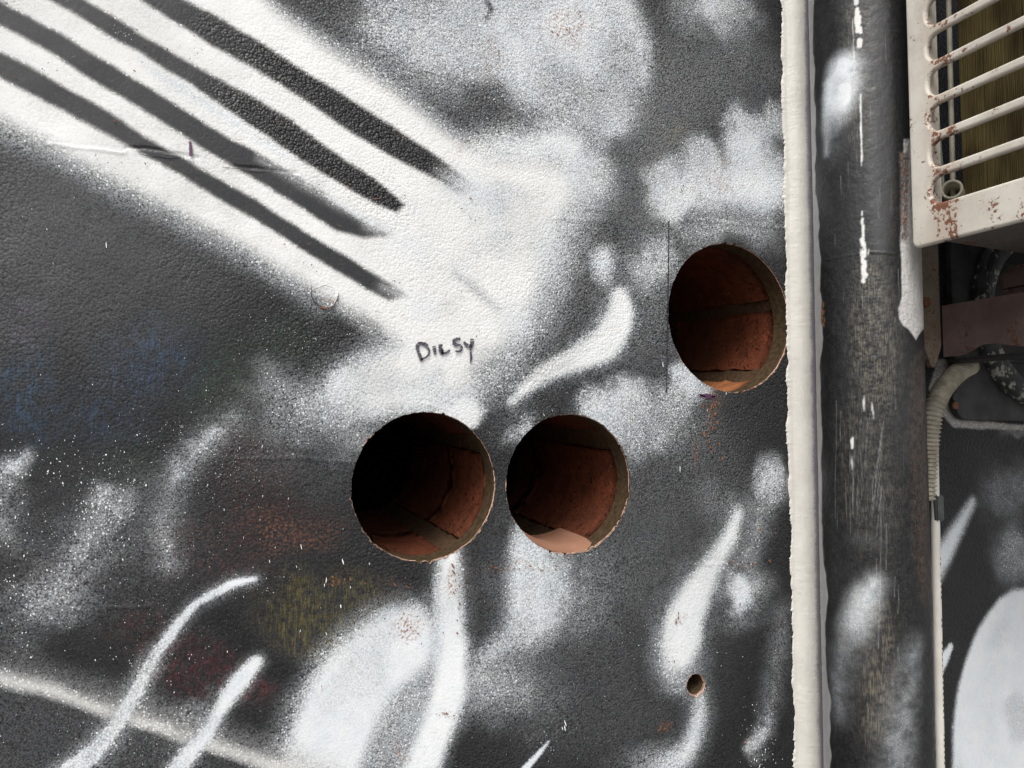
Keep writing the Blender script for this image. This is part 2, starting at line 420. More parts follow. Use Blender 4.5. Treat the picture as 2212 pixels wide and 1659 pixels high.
gz = axis_line(-.2, 3.0, CZ-.41, CZ+.60, lambda z: .0012 if CZ-.33 < z < CZ+.48 else .0018)
GX, GZ = np.meshgrid(gx, gz); nx, nz = len(gx), len(gz)
U, V = GX.ravel().copy(), GZ.ravel().copy()
cell = np.repeat(np.gradient(gx)[None], nz, 0).ravel()
for k, (cx, cz, r) in enumerate(HOLES+[SMALL]):
    dx, dz = U-cx, V-cz; dd = np.hypot(dx, dz); th = np.arctan2(dz, dx)
    rr = r + (rim(k, th) if k < 3 else rim(k, th)*.5)
    near = np.abs(dd-rr) < np.maximum(cell, .0012)*.72
    U[near] = cx+np.cos(th[near])*rr[near]; V[near] = cz+np.sin(th[near])*rr[near]
I = np.arange(nx*nz).reshape(nz, nx)
quads = np.stack([I[:-1,:-1], I[:-1,1:], I[1:,1:], I[1:,:-1]], -1).reshape(-1, 4)
cxq, czq = U[quads].mean(1), V[quads].mean(1)
keep = np.ones(len(quads), bool)
for k, (cx, cz, r) in enumerate(HOLES+[SMALL]):
    th = np.arctan2(czq-cz, cxq-cx); rr = r+(rim(k, th) if k < 3 else rim(k, th)*.5)
    keep &= np.hypot(cxq-cx, czq-cz) > rr-.0001
quads = quads[keep]

P = Paint(U, V, W, wscale)
# --- overall tone of the black ground coat and old colours showing through it
P.blob(150, 520, 620, 400, inner=.1, d=.12, gloss=.85)
P.blob(1380, 640, 420, 420, inner=0, d=.30, a=.85, gr=.3)
P.blob(1350, 1250, 450, 420, inner=0, d=.24, a=.85, gr=.4)
P.blob(1250, 200, 560, 330, inner=0, d=.30, a=.85, gr=.3)
P.blob(700, 930, 320, 200, inner=0, d=.24, a=.8, gr=.4)
P.blob(200, 1200, 380, 260, inner=0, d=.20, a=.8, gr=.4)
P.blob(850, 1450, 330, 260, inner=0, d=.20, a=.7, gr=.4)
P.blob(1450, 250, 130, 300, d=.26, under=(.10,.085,.05), ua=0.14)
P.blob(1420, 430, 110, 330, d=.28, under=(.12,.10,.05), ua=0.16)
P.blob(1600, 150, 140, 130, d=.24)
P.blob(1450, 1000, 260, 260, d=.17)
P.blob(1470, 950, 130, 100, inner=0, d=.30, a=.7, gr=.4)
P.blob(1300, 1500, 350, 250, d=.13)
P.blob(1500, 1150, 260, 320, under=(.20,.20,.185), ua=0.17)
P.blob(1300, 1520, 330, 200, under=(.2,.2,.2), ua=0.16)
P.blob(500, 830, 150, 150, under=(.05,.16,.05), ua=0.21)
P.blob(620, 740, 120, 90, under=(.05,.14,.05), ua=0.16)
P.blob(330, 770, 200, 130, under=(.05,.13,.28), ua=0.29)
P.blob(60, 850, 120, 200, under=(.05,.14,.28), ua=0.33)
P.blob(230, 900, 190, 120, under=(.05,.12,.24), ua=0.23)
P.blob(60, 690, 130, 60, under=(.20,.15,.24), ua=0.21)
P.blob(280, 1010, 120, 110, under=(.06,.14,.06), ua=0.16)
P.blob(540, 1000, 170, 190, under=(.16,.045,.04), ua=0.23)
P.blob(600, 1130, 220, 130, under=(.115,.026,.016), ua=0.31)
P.blob(430, 1200, 220, 110, under=(.18,.05,.05), ua=0.21)
P.blob(120, 1230, 160, 90, under=(.16,.06,.06), ua=0.20)
P.blob(650, 1330, 190, 130, rot=.3, inner=.3, under=(.26,.20,.035), ua=0.35)
P.blob(780, 1280, 110, 130, under=(.30,.24,.06), ua=0.27)
P.blob(430, 1430, 190, 110, inner=.4, under=(.16,.013,.017), ua=0.35)
P.blob(560, 1480, 110, 60, under=(.2,.015,.02), ua=0.33)
P.blob(310, 1370, 140, 100, under=(.16,.035,.035), ua=0.23)
P.cap([(480,1330),(560,1420),(660,1470)], 22, 16, ua=0, under=(.02,.02,.02), d=.02)
P.blob(1470, 290, 60, 40, under=(.35,.28,.06), ua=0.23)
P.blob(1530, 880, 60, 90, under=(.22,.12,.06), ua=0.16)
P.blob(1020, 1250, 30, 80, under=(.25,.12,.06), ua=0.20)
P.blob(850, 1250, 60, 60, under=(.20,.13,.06), ua=0.20)

# --- thin mists of white
P.blob(1020, 80, 330, 260, inner=0, d=.42, a=.85, gr=.3)
P.blob(860, 40, 170, 150, inner=0, d=.60, a=.9, gr=.3)
P.blob(990, 90, 170, 150, inner=0, d=.62, a=.9, gr=.3)
P.blob(925, 90, 90, 110, inner=0, d=.62, a=.75, gr=.3)
P.blob(690, 60, 120, 120, d=.20, a=.7)
P.blob(1010, 30, 70, 60, d=.58, a=.6)
P.poly([(960,-60),(1350,-60),(1385,30),(1398,110),(1392,180),(1375,260),(1330,300),(1230,290),(1110,200),(1010,150)], 44, d=.58, a=.85, gr=.25)
P.blob(1175, 40, 170, 150, inner=0, d=.90, a=.95, gr=.2)
P.blob(1260, 60, 120, 130, inner=0, d=.86, a=.8, gr=.2)
P.cap([(1350,20),(1380,90),(1388,160)], [22,20,14], 22, d=.76, a=.8, gr=.3)
P.cap([(1125,90),(1122,150),(1130,200)], [24,24,14], 34, d=.78, a=.8)
P.blob(1220, 190, 90, 70, inner=0, d=.42, a=.75, gr=.3)
P.blob(1300, 215, 60, 60, inner=0, d=.48, a=.6, gr=.3)
P.blob(1062, 235, 85, 75, inner=.1, d=.17, a=.85, gr=.3)
P.blob(1048, 20, 20, 40, d=.12, a=.7)
P.blob(1327, 275, 62, 62, inner=.1, d=.60, a=.85, gr=.3)
# right of the dark channel
P.blob(1560, 170, 170, 190, inner=0, d=.26, a=.8, gr=.4)
P.blob(1545, 0, 140, 110, inner=0, d=.74, a=.95, gr=.2)
P.blob(1600, 50, 80, 80, inner=0, d=.55, a=.7, gr=.3)
# clouds beside the strip: rounded puffs, bright along their upper rims, fading inwards
for cx, cy, rx, ry, d in [(1517,350,60,58,.50),(1432,385,52,62,.58),(1445,440,60,55,.66),(1619,282,62,66,.66),(1668,262,60,60,.52)]:
    P.blob(cx, cy, rx*1.15, ry*1.15, inner=.30, d=d, a=.95, gr=.25)
P.blob(1590, 400, 170, 110, inner=.1, d=.92, a=.92, gr=.2)
P.blob(1650, 390, 90, 110, inner=.1, d=.90, a=.85)
P.blob(1500, 430, 120, 66, inner=.1, d=.86, a=.8)
P.blob(1610, 320, 60, 70, inner=.1, d=.84, a=.8)
P.blob(1530, 355, 36, 26, inner=0, d=.36, a=.5)
P.cap([(1540,365),(1580,395),(1640,400)], [10,14,16], 24, d=.96, a=.7, warm=.3)
P.blob(1560, 500, 180, 50, inner=0, d=.46, a=.85)
P.blob(1650, 500, 80, 80, inner=0, d=.52, a=.7)
P.blob(1401, 565, 78, 80, inner=.15, d=.58, a=.85, gr=.35)
# --- the big white fan and the mass it runs into
P.poly([(1000,305),(1060,285),(1120,290),(1180,275),(1250,280),(1310,330),(1330,400),(1300,460),(1262,500),(1245,570),(1215,650),(1175,730),(1130,800),(1080,860),(960,900),(760,910),(670,880),(690,810),(800,750)], 50, d=.58, a=.92, gr=.25)
P.poly([(-60,240),(0,268),(52,294),(109,322),(174,360),(279,415),(420,486),(553,556),(611,597),(669,632),(745,672),(800,702),(870,742),(800,775),(735,815),(720,865),
        (780,890),(880,880),(960,880),(1020,850),(1060,800),(1100,735),(1140,670),(1165,600),(1190,540),(1200,480),(1220,440),(1245,395),
        (1225,375),(1190,352),(1130,352),(1070,338),(1018,312),(971,280),(913,238),(843,187),(774,140),(690,84),(590,8),(540,-60),(-60,-60)], 34, d=.96, warm=.75, a=1, bump=.6)
P.cap([(1040,325),(1090,318),(1140,322)], [12,18,14], 28, d=.88, warm=.4, a=.85)
P.cap([(1140,330),(1190,305),(1232,318),(1240,350)], [16,22,22,14], 30, d=.94, warm=.3, a=.9)
P.blob(1265, 395, 90, 80, inner=0, d=.72, a=.75, warm=.1)
P.blob(1215, 330, 70, 50, inner=0, d=.90, a=.6, warm=.2)
P.blob(1070, 345, 90, 40, inner=0, d=.80, a=.5, warm=.3)
P.blob(1100, 430, 70, 40, inner=0, d=.80, a=.6, warm=.1)
P.blob(1185, 520, 70, 110, inner=0, d=.78, a=.65, warm=.1)
P.blob(1065, 530, 80, 45, inner=0, d=.66, a=.7, warm=.1)
P.blob(1010, 590, 70, 40, inner=0, d=.84, a=.5, warm=.3)
P.blob(1110, 690, 60, 90, inner=0, d=.80, a=.6, warm=.1)
P.blob(930, 850, 170, 70, inner=0, d=.70, a=.8, warm=.1)
P.blob(770, 850, 110, 80, inner=0, d=.76, a=.75, warm=.1)
P.blob(1050, 800, 90, 70, inner=0, d=.46, a=.8, warm=.1)
P.cap([(720,860),(740,810),(800,770),(880,750)], [10,12,12,8], 24, d=.90, a=.55, warm=.1)
P.blob(690, 900, 150, 90, inner=0, d=.46, a=.85, gr=.4)
P.blob(610, 830, 90, 80, inner=0, d=.34, a=.7, gr=.5)
P.blob(830, 965, 180, 60, inner=0, d=.46, a=.7, gr=.4)
P.blob(800, 715, 90, 36, rot=.5, inner=0, d=.34, a=.75)
P.cap([(985,595),(1030,628),(1072,668)], [4,7,3], 13, d=.42, a=.7, warm=0)
P.blob(1110, 900, 100, 80, inner=0, d=.30, a=.7, gr=.4)
P.cap([(-20,285),(109,345),(279,437),(420,508),(560,585),(690,668)], 8, 30, d=.50, a=.6, warm=0)
P.cap([(690,75),(774,128),(860,185),(960,262),(1010,298)], 6, 20, d=.52, a=.45, warm=.3)
# dark stripes, each between its two edges
def stripe(up, lo, soft, **k): P.poly(up+lo[::-1], soft, **k)
G1 = dict(d=.0, gloss=1.0)
stripe([(300,-58),(397,0),(471,35),(553,87),(631,138),(721,193),(832,263),(931,330),(985,370),(1030,412)], [(210,-58),(305,0),(379,48),(453,94),(553,148),(629,196),(727,263),(814,318),(913,371),(1000,420)], 8, bump=.28, **G1)
stripe([(90,-50),(183,0),(244,35),(314,83),(392,126),(462,166),(553,214),(629,260),(698,313),(785,371),(843,414),(874,442)], [(20,-50),(107,0),(174,37),(244,81),(305,115),(362,150),(418,185),(479,227),(553,278),(640,339),(727,391),(797,432),(856,459)], 8, bump=.2, **G1)
stripe([(-60,-28),(0,4),(65,39),(131,74),(196,115),(261,153),(327,194),(392,235),(458,277),(553,330),(623,371),(687,411),(745,455),(803,487),(848,507)], [(-60,20),(0,54),(65,87),(118,118),(148,137),(218,183),(283,222),(349,261),(414,305),(479,344),(553,388),(611,423),(669,461),(727,496),(785,513),(832,512)], 8, bump=.12, **G1)
stripe([(-60,80),(0,111),(57,139),(122,179),(187,214),(253,257),(318,299),(384,336),(458,379),(523,415),(553,432),(611,472),(669,507),(727,542),(785,580),(843,612),(880,640)], [(-60,135),(0,168),(65,200),(131,235),(196,270),(261,305),(327,342),(392,379),(458,418),(553,475),(611,513),(669,548),(727,586),(785,620),(840,648)], 8, bump=.12, **G1)
P.cap([(440,55),(560,115),(740,232),(930,355)], [20,30,36,34], 30, gloss=.25, bump=1.3)
P.cap([(470,190),(560,248),(740,380),(860,445)], [10,30,36,26], 30, gloss=.3, bump=1.3)
P.cap([(1060,440),(1005,405),(975,388)], [40,30,12], 30, d=.80, warm=.1, a=.95)
P.cap([(950,372),(975,386)], [14,16], 20, d=.5, warm=0, a=.6)
P.cap([(900,540),(850,510),(800,492)], [30,16,2], 26, d=.95, warm=.4, a=.9)
P.cap([(920,670),(875,642),(830,620)], [30,14,2], 26, d=.95, warm=.4, a=.9)
P.cap([(905,462),(880,450)], [10,4], 10, d=.95, warm=.5, a=.8)
P.cap([(300,128),(340,156),(400,196),(470,240),(560,300),(640,352)], [3,7,9,9,8,4], 10, d=.86, warm=0, a=.9)
P.cap([(560,345),(640,388),(720,436),(790,474),(840,496)], [4,8,9,8,6], 14, d=.74, warm=0, a=.75)
# --- swoosh and small lobes
P.cap([(1305,552),(1302,570),(1306,592)], [18,24,14], 20, d=.90, a=.95, gr=.2)
P.stroke([(1340,645),(1337,690),(1305,742),(1245,775),(1185,803),(1140,833),(1105,868)], [20,31,31,24,18,13,6], 9, d=.97, warm=.5, bump=.7)
P.cap([(1160,812),(1230,770),(1290,700),(1320,640)], [8,8,8,6], 20, d=.52, a=.45)
for cx, cy, rx, ry, d in [(1288,880,56,56,.80),(1365,868,72,62,.80),(1320,915,90,60,.62),(1400,930,90,80,.42),(1450,870,52,60,.46),(1482,822,36,62,.80),(1510,850,30,30,.6)]:
    P.blob(cx, cy, rx*1.15, ry*1.15, inner=.2, d=d, a=.9, gr=.3)
P.blob(985, 890, 62, 52, inner=.50, d=.94, a=.95, warm=.4)
P.blob(1130, 915, 55, 36, inner=0, d=.60, a=.85)
# --- below the holes
P.blob(1200, 1270, 200, 190, inner=0, d=.36, a=.8, gr=.45)
P.poly([(1103,1150),(1100,1300),(1093,1350),(1060,1390),(1035,1415),(1060,1430),(1180,1400),(1230,1300),(1215,1195),(1150,1150)], 30, d=.68, a=.92, gr=.3)
P.cap([(1125,1140),(1125,1220),(1122,1310)], [12,16,12], 18, d=.80, a=.75)
P.cap([(1166,1190),(1166,1260),(1162,1350)], [9,11,9], 16, d=.82, a=.75)
P.blob(1075, 1490, 210, 130, inner=0, d=.44, a=.85, gr=.35)
P.blob(1045, 1430, 90, 80, inner=0, d=.54, a=.6, gr=.3)
P.poly([(895,1282),(820,1298),(750,1345),(675,1425),(625,1510),(590,1600),(540,1860),(840,1860),(960,1500),(960,1330)], 40, d=.46, a=.85, gr=.4)
P.poly([(880,1308),(825,1322),(765,1365),(700,1430),(655,1510),(625,1600),(600,1720),(600,1840),(700,1860),(760,1720),(800,1600),(850,1500),(905,1450),(945,1420),(945,1350),(925,1318)], 24, d=.92, warm=.15, bump=.45)
P.blob(880, 1545, 100, 80, inner=0, d=.55, a=.6, gr=.3)
P.blob(840, 1630, 80, 70, inner=0, d=.42, a=.65, gr=.4)
P.stroke([(975,1195),(968,1235),(970,1320),(975,1400),(972,1480),(955,1545),(930,1610),(895,1700),(850,1800)], [13,26,29,33,36,37,37,38,20], 13, halo=18, d=.95, warm=.3, bump=.5)
P.cap([(945,1250),(946,1330),(948,1420)], [4,5,5], 12, d=.74, a=.75, warm=0)
P.blob(955, 1225, 16, 26, d=.35, a=.6, gr=.8)
# right strokes
P.blob(1465, 1420, 95, 110, inner=0, d=.46, a=.85, gr=.4)
P.stroke([(1594,1110),(1577,1158),(1543,1216),(1510,1272),(1482,1335),(1470,1390),(1456,1440)], [10,15,21,32,44,44,22], 12, halo=24, hd=.5, d=.96, warm=.35, bump=.75)
P.blob(1465, 1480, 60, 50, inner=0, d=.45, a=.7, gr=.4)
P.blob(1612, 1270, 85, 120, inner=0, d=.46, a=.8, gr=.4)
P.blob(1602, 1277, 42, 54, inner=.25, d=.86, a=.95, gr=.2)
P.cap([(1650,1060),(1642,1120),(1620,1190)], [22,20,14], 36, d=.54, a=.8, gr=.35)
P.blob(1668, 1035, 58, 75, inner=0, d=.76, a=.9, gr=.3)
P.blob(1540, 1080, 60, 70, inner=0, d=.34, a=.5)
P.stroke([(1512,1505),(1508,1560),(1485,1620),(1440,1660),(1400,1700),(1320,1740)], [8,15,19,23,28,16], 16, halo=24, d=.85, a=.95, gr=.2)
P.cap([(1690,1320),(1680,1420),(1665,1520)], [12,18,18], 30, d=.36, a=.7, gr=.4)
P.blob(1645, 1600, 42, 66, inner=0, d=.60, a=.85, gr=.8)
P.cap([(1182,1603),(1160,1632),(1130,1665)], [2,6,8], 4, d=.95)
P.blob(1400, 1650, 120, 60, inner=0, d=.44, a=.6)
# --- lower left
P.cap([(55,985),(26,1008),(-20,1060)], [8,20,30], 22, d=.80, a=.9, gr=.7)
P.blob(10, 1120, 90, 100, inner=0, d=.50, a=.75, gr=.4)
P.blob(225, 1100, 70, 70, inner=.1, d=.72, a=.85, gr=1.1)
P.cap([(215,1120),(180,1190),(115,1285)], [26,36,40], 46, d=.42, a=.8, gr=.6)
P.cap([(500,905),(450,945),(405,995),(368,1056),(350,1130),(362,1210)], [12,20,24,24,22,12], 36, d=.46, a=.85, gr=.6)
P.cap([(470,930),(415,985),(385,1030)], [5,9,6], 16, d=.62, a=.6, gr=.7)
P.blob(110, 1290, 150, 90, inner=0, d=.40, a=.75, gr=.4)
P.blob(20, 1370, 110, 100, inner=0, d=.30, a=.7, gr=.5)
P.blob(300, 1080, 170, 140, inner=0, d=.20, a=.6, gr=.6)
# cream line: crisp underside, soft above
P.cap([(-40,1436),(200,1500),(400,1566),(600,1640),(700,1680)], 26, 34, d=.46, a=.6, warm=1)
P.cap([(-40,1456),(100,1490),(200,1527),(400,1590),(560,1645),(700,1695)], 15, 12, d=.74, a=.92, warm=1, bump=.5)
P.poly([(-60,1476),(100,1512),(200,1549),(400,1611),(560,1667),(640,1700),(-60,1700)], 4, d=.15)
P.stroke([(548,1251),(510,1258),(480,1272),(430,1300),(400,1330),(370,1370),(340,1410),(310,1460),(290,1500),(240,1580),(200,1625),(130,1690),(40,1790)], [5,9,9,8,10,12,12,12,13,16,22,26,14], 6, d=1.0, warm=.1, gr=.2)
P.cap([(330,1420),(290,1500),(240,1580),(170,1660)], [20,24,28,36], 30, d=.42, a=.55, gr=.7)
P.stroke([(553,1432),(520,1468),(490,1505),(465,1550),(440,1590),(400,1640),(370,1690),(310,1800)], [15,19,18,15,16,20,24,12], 8, d=.93, warm=.1)
P.blob(390, 1560, 60, 120, rot=.5, d=.36, a=.5, gr=.7)
# --- right-hand stretch beyond the downpipe
P.cap([(2100,1085),(2070,1140),(2035,1205),(2010,1260)], [8,15,20,20], 10, d=.92, warm=0)
P.cap([(2052,1398),(2038,1425),(2015,1470)], [7,12,14], 5, d=.92)
P.poly([(2190,1273),(2160,1292),(2133,1326),(2114,1356),(2099,1390),(2084,1430),(2072,1474),(2064,1520),(2059,1570),(2056,1700),(2072,1880),(2160,2000),(2300,1980),(2400,1800),(2400,1500),(2330,1340),(2260,1280),(2225,1270)], 8, d=.95, warm=.1, bump=.4)
P.blob(2165, 1370, 40, 50, d=.78, a=.6, warm=0)
P.cap([(2150,1440),(2140,1560),(2150,1680)], 12, 24, d=.86, a=.6, warm=0)
P.blob(2200, 1200, 80, 110, d=.46, a=.8, gr=.3)
P.blob(2180, 1060, 90, 90, d=.36, a=.7, gr=.3)
P.poly([(2025,775),(2150,775),(2150,840),(2080,905),(2212,918),(2212,930),(2060,925),(2030,890),(2005,840)], 3, d=.62, warm=1, a=.8, under=(.3,.15,.13), ua=1)
P.blob(2200, 930, 60, 22, d=.4, warm=1, a=.6)
# rusty pin-prick flecks
for cx, cy, rx, ry, a in [(1220,60,90,60,.7),(1060,130,30,90,.5),(985,1260,14,60,1),(875,1345,60,45,.8),(970,1540,22,10,.9),(1120,1222,90,6,1),(1600,1210,40,8,.8),(1530,900,20,90,.7),
                         (1500,1000,14,40,.6),(1480,1345,20,20,.8),(1625,1600,14,14,.8),(1560,395,50,50,.35),(985,330,20,20,.5),(1440,1575,16,20,.8),(880,1610,20,16,.7),(740,1250,36,16,.6),(700,655,30,12,.7),(620,1150,160,80,.35)]:
    P.blob(cx, cy, rx, ry, rust=a)
# ridges and shallow cracks of the skim coat
for pts, w, h in [([(510,990),(640,990),(770,1000)], 3, .0006), ([(1070,1228),(1240,1225),(1330,1223)], 2, .0003), ([(1480,1221),(1560,1219),(1640,1216)], 2, .0003), ([(270,318),(330,322),(430,342)], 2, -.0012),
                  ([(500,360),(640,372)], 2, -.001), ([(1250,448),(1340,456)], 3, .0004), ([(1480,474),(1600,484),(1690,491)], 3, .0005), ([(100,312),(270,330)], 3, .0006),
                  ([(150,1320),(330,1308)], 2, .0007), ([(1200,470),(1330,480)], 2, .0005), ([(672,640),(690,660),(706,668),(724,660),(730,636)], 1.5, .0012)]:
    P.cap(pts, w, 2.5, h=h)
P.d *= 1-.15*sstep(.48, .74, fbm(U*15, V*15, 201, 4))*(1-.6*P.warm)
q_ = W([(650,700)])[0]
P.bump *= (.25+1.3*fbm(U*11, V*11, 77, 4)**1.2)*(.36+.79*sstep(q_[0]-.18, q_[0]+.16, U))*(.7+.4*sstep(CZ-.16, CZ+.02, V))
relief = P.h + (fbm(U*14, V*14, 91)-.5)*.0016
fade = np.ones_like(U)
face = mesh_obj('painted_face', np.c_[U, -relief, V], quads, M['wall'], wall, True)
P.store(face.data)
# body of the wall behind the painted face
a0, a1, z0, z1, yb = -1.6, 2.8, -.2, 3.0, .45
core_v = [(a0,0,z0),(a1,0,z0),(a1,0,z1),(a0,0,z1),(a0,yb,z0),(a1,yb,z0),(a1,yb,z1),(a0,yb,z1)]
mesh_obj('wall_core', core_v, [(4,5,6,7)[::-1],(0,4,5,1)[::-1],(1,5,6,2)[::-1],(2,6,7,3)[::-1],(3,7,4,0)[::-1]], M['mortar'], wall)

# ------------------------------------------------------------------ cored holes
SLOPE = math.tan(math.radians(3))
REND, W1, DEEP = .0235, .122, .29
def tube_patch(k, cx, cz, r, a0, a1, y0, y1, na, ny, rfun):
    th = np.linspace(a0, a1, na+1); yy = np.linspace(y0, y1, ny+1)
    T, Y = np.meshgrid(th, yy); R = rfun(T, Y)
    v = np.c_[(cx+R*np.cos(T)).ravel(), Y.ravel(), (cz+R*np.sin(T)+Y*SLOPE).ravel()]
    I = np.arange((na+1)*(ny+1)).reshape(ny+1, na+1)
    f = np.stack([I[:-1,:-1], I[1:,:-1], I[1:,1:], I[:-1,1:]], -1).reshape(-1, 4)
    return v, f
def brick_patch(k, cx, cz, r, a0, a1, y0, y1, mat, parent, label=None, seed=0):
    na = max(6, int(abs(a1-a0)*r/.005)); ny = max(4, int((y1-y0)/.008))
    na, ny = min(na, 30), min(ny, 16)
    def rf(T, Y):
        e = np.minimum(np.minimum(T-a0, a1-T)*r, np.minimum(Y-y0, y1-Y))
        chip = (fbm(T*r*220, Y*220, seed)-.32)*.012*(1-sstep(.0, .009, e))
        return r + np.maximum(chip, 0) + (fbm(T*r*70, Y*70, seed+5)-.5)*.0012
    v, f = tube_patch(k, cx, cz, r, a0, a1, y0, y1, na, ny, rf)
    n0 = len(v); I = np.arange(n0).reshape(ny+1, na+1)
    ring = np.r_[I[0,:], I[1:,-1], I[-1,-2::-1], I[-2:0:-1,0]]
    ax = np.c_[np.full(n0, cx), v[:,1], cz+v[:,1]*SLOPE]
    rad = v-ax; rad /= np.linalg.norm(rad, axis=1)[:,None]
    sk = v[ring]+rad[ring]*.009
    m = len(ring); q = np.array([(ring[i], n0+i, n0+(i+1) % m, ring[(i+1) % m]) for i in range(m)])
    o = mesh_obj('brick', np.r_[v, sk], np.r_[f, q], mat, parent, True)
    if label: o['label'] = label
    return o
def cored_hole(k, cx, cz, r, joint, label):
    na = 128
    def rr(T, Y):
        base = r + rim(k, T)*(1-sstep(0, .006, Y))
        return base + (vnoise(T*3+k*9, Y*900, 7)-.5)*.0005
    v, f = tube_patch(k, cx, cz, r, 0, 2*math.pi, 0, REND, na, 8, rr)
    root = mesh_obj('core_hole', v, f, M['render'], wall, True); root['label'] = label
    # mortar bed: the rough tube the bricks sit in
    def mr(T, Y): return r+.0022+fbm(np.cos(T)*r*130+7*k, np.sin(T)*r*130+Y*130, 33, 3)*.005
    v, f = tube_patch(k, cx, cz, r, 0, 2*math.pi, REND, DEEP, 96, 60, mr)
    mesh_obj('mortar_bed', v, f, M['mortar'], root, True)
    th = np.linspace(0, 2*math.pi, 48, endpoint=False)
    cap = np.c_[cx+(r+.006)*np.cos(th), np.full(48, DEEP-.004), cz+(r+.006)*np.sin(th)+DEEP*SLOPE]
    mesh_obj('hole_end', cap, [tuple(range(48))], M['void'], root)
    # bricks: courses between the bed joints, two leaves deep
    edges = [-9.0]+[e for c_, t_ in sorted(joint) for e in (c_-t_/2, c_+t_/2)]+[9.0]
    for i in range(0, len(edges), 2):
        lo, hi = edges[i]/r, edges[i+1]/r
        if hi <= -1 or lo >= 1: continue
        for leaf, (y0, y1) in enumerate(((REND+.0005, W1), (W1+.004, DEEP-.012)) if k == 0 else ((REND+.0005, .205), (.217, DEEP-.012))):
            sd = k*50+i*7+leaf*3
            mat = M['brick_orange'] if hi < -.2 and k == 2 and leaf == 0 else M['brick']
            if lo <= -1: spans = [(math.pi-math.asin(hi), 2*math.pi+math.asin(hi))]
            elif hi >= 1: spans = [(math.asin(lo), math.pi-math.asin(lo))]
            else: spans = [(math.asin(lo), math.asin(hi)), (math.pi-math.asin(hi), math.pi-math.asin(lo))]
            for s0, s1 in spans: brick_patch(k, cx, cz, r, s0, s1, y0, y1, mat, root, seed=sd)
    # chipped lip of plaster round the cut
    n = 260; th = np.linspace(0, 2*math.pi, n, endpoint=False)
    patch = sstep(.45, .75, vnoise(np.cos(th)*3.2+k*5, np.sin(th)*3.2, 80+k))
    wd = (.0004+.0016*vnoise(np.cos(th)*22+k, np.sin(th)*22, 90+k)*rng.random(n))*np.clip(patch*.8+.75*sstep(.2, -.7, np.sin(th+.5)), 0, 1.1)
    ri = r+rim(k, th)
    inn = np.c_[cx+(ri-.0004)*np.cos(th), np.full(n, .0014), cz+(ri-.0004)*np.sin(th)]
    mid = np.c_[cx+(ri+wd*.5)*np.cos(th), .0009-1.6*wd, cz+(ri+wd*.5)*np.sin(th)]
    outr = np.c_[cx+(ri+wd)*np.cos(th), np.full(n, .0004), cz+(ri+wd)*np.sin(th)]
    j = np.arange(n); j2 = (j+1) % n
    fs = np.r_[np.stack([j, j2, n+j2, n+j], 1), np.stack([n+j, n+j2, 2*n+j2, 2*n+j], 1)]
    mesh_obj('chipped_lip', np.r_[inn, mid, outr], fs, M['lip'], root, False)
    return root
h0 = cored_hole(0, *HOLES[0], [(.032,.016),(-.054,.009)], 'left of the paired core holes, deep and dark inside')
h1 = cored_hole(1, *HOLES[1], [(.036,.019),(-.060,.007)], 'core hole with smooth brick dust lying in its bottom')
h2 = cored_hole(2, *HOLES[2], [(.0215,.0115),(-.0545,.013)], 'largest core hole, tight against the cream strip')
# brick dust settled in the second hole and crumbs in the first
def dust(k, hole, root, a0, a1, y0, y1, mat, name):
    cx, cz, r = hole
    def rf(T, Y):
        u = (T-a0)/(a1-a0); v = (Y-y0)/(y1-y0)
        return r + .0012 - (.0016 + .0062*sstep(.0, .35, v)*np.clip(1.2-v, 0, 1))*np.sqrt(np.clip(4*u*(1-u), 0, 1))
    v, f = tube_patch(k, cx, cz, r, a0, a1, y0, y1, 24, 16, rf)
    mesh_obj(name, v, f, mat, root, True)
dust(1, HOLES[1], h1, math.radians(196), math.radians(300), .0015, .085, M['dust'], 'brick_dust')
# the little drilled hole
cx, cz, r = SMALL
v, f = tube_patch(3, cx, cz, r, 0, 2*math.pi, 0, .07, 40, 12, lambda T, Y: r + rim(3, T)*.5*(1-sstep(0, .004, Y)) + (vnoise(T*4, Y*300, 5)-.5)*.0006)
dh = mesh_obj('drill_hole', v, f, M['render'], wall, True); dh['label'] = 'small drilled hole with a reddish chipped edge'
mesh_obj('hole_end', np.c_[cx+r*1.1*np.cos(np.linspace(0,6.283,24,endpoint=False)), np.full(24,.069), cz+.0036+r*1.1*np.sin(np.linspace(0,6.283,24,endpoint=False))], [tuple(range(24))], M['dark'], dh)
n = 70; th = np.linspace(0, 2*math.pi, n, endpoint=False); ri = r+rim(3, th)*.5
wd = .0004+.0016*vnoise(np.cos(th)*6, np.sin(th)*6, 4)*sstep(.4, -.6, np.sin(th))
ivx = np.r_[np.c_[cx+(ri-.0004)*np.cos(th), np.full(n,.001), cz+(ri-.0004)*np.sin(th)], np.c_[cx+(ri+wd)*np.cos(th), np.full(n,-.0011), cz+(ri+wd)*np.sin(th)]]
j = np.arange(n); j2 = (j+1) % n
mesh_obj('chipped_lip', ivx, np.stack([j, j2, n+j2, n+j], 1), M['lip'], dh)

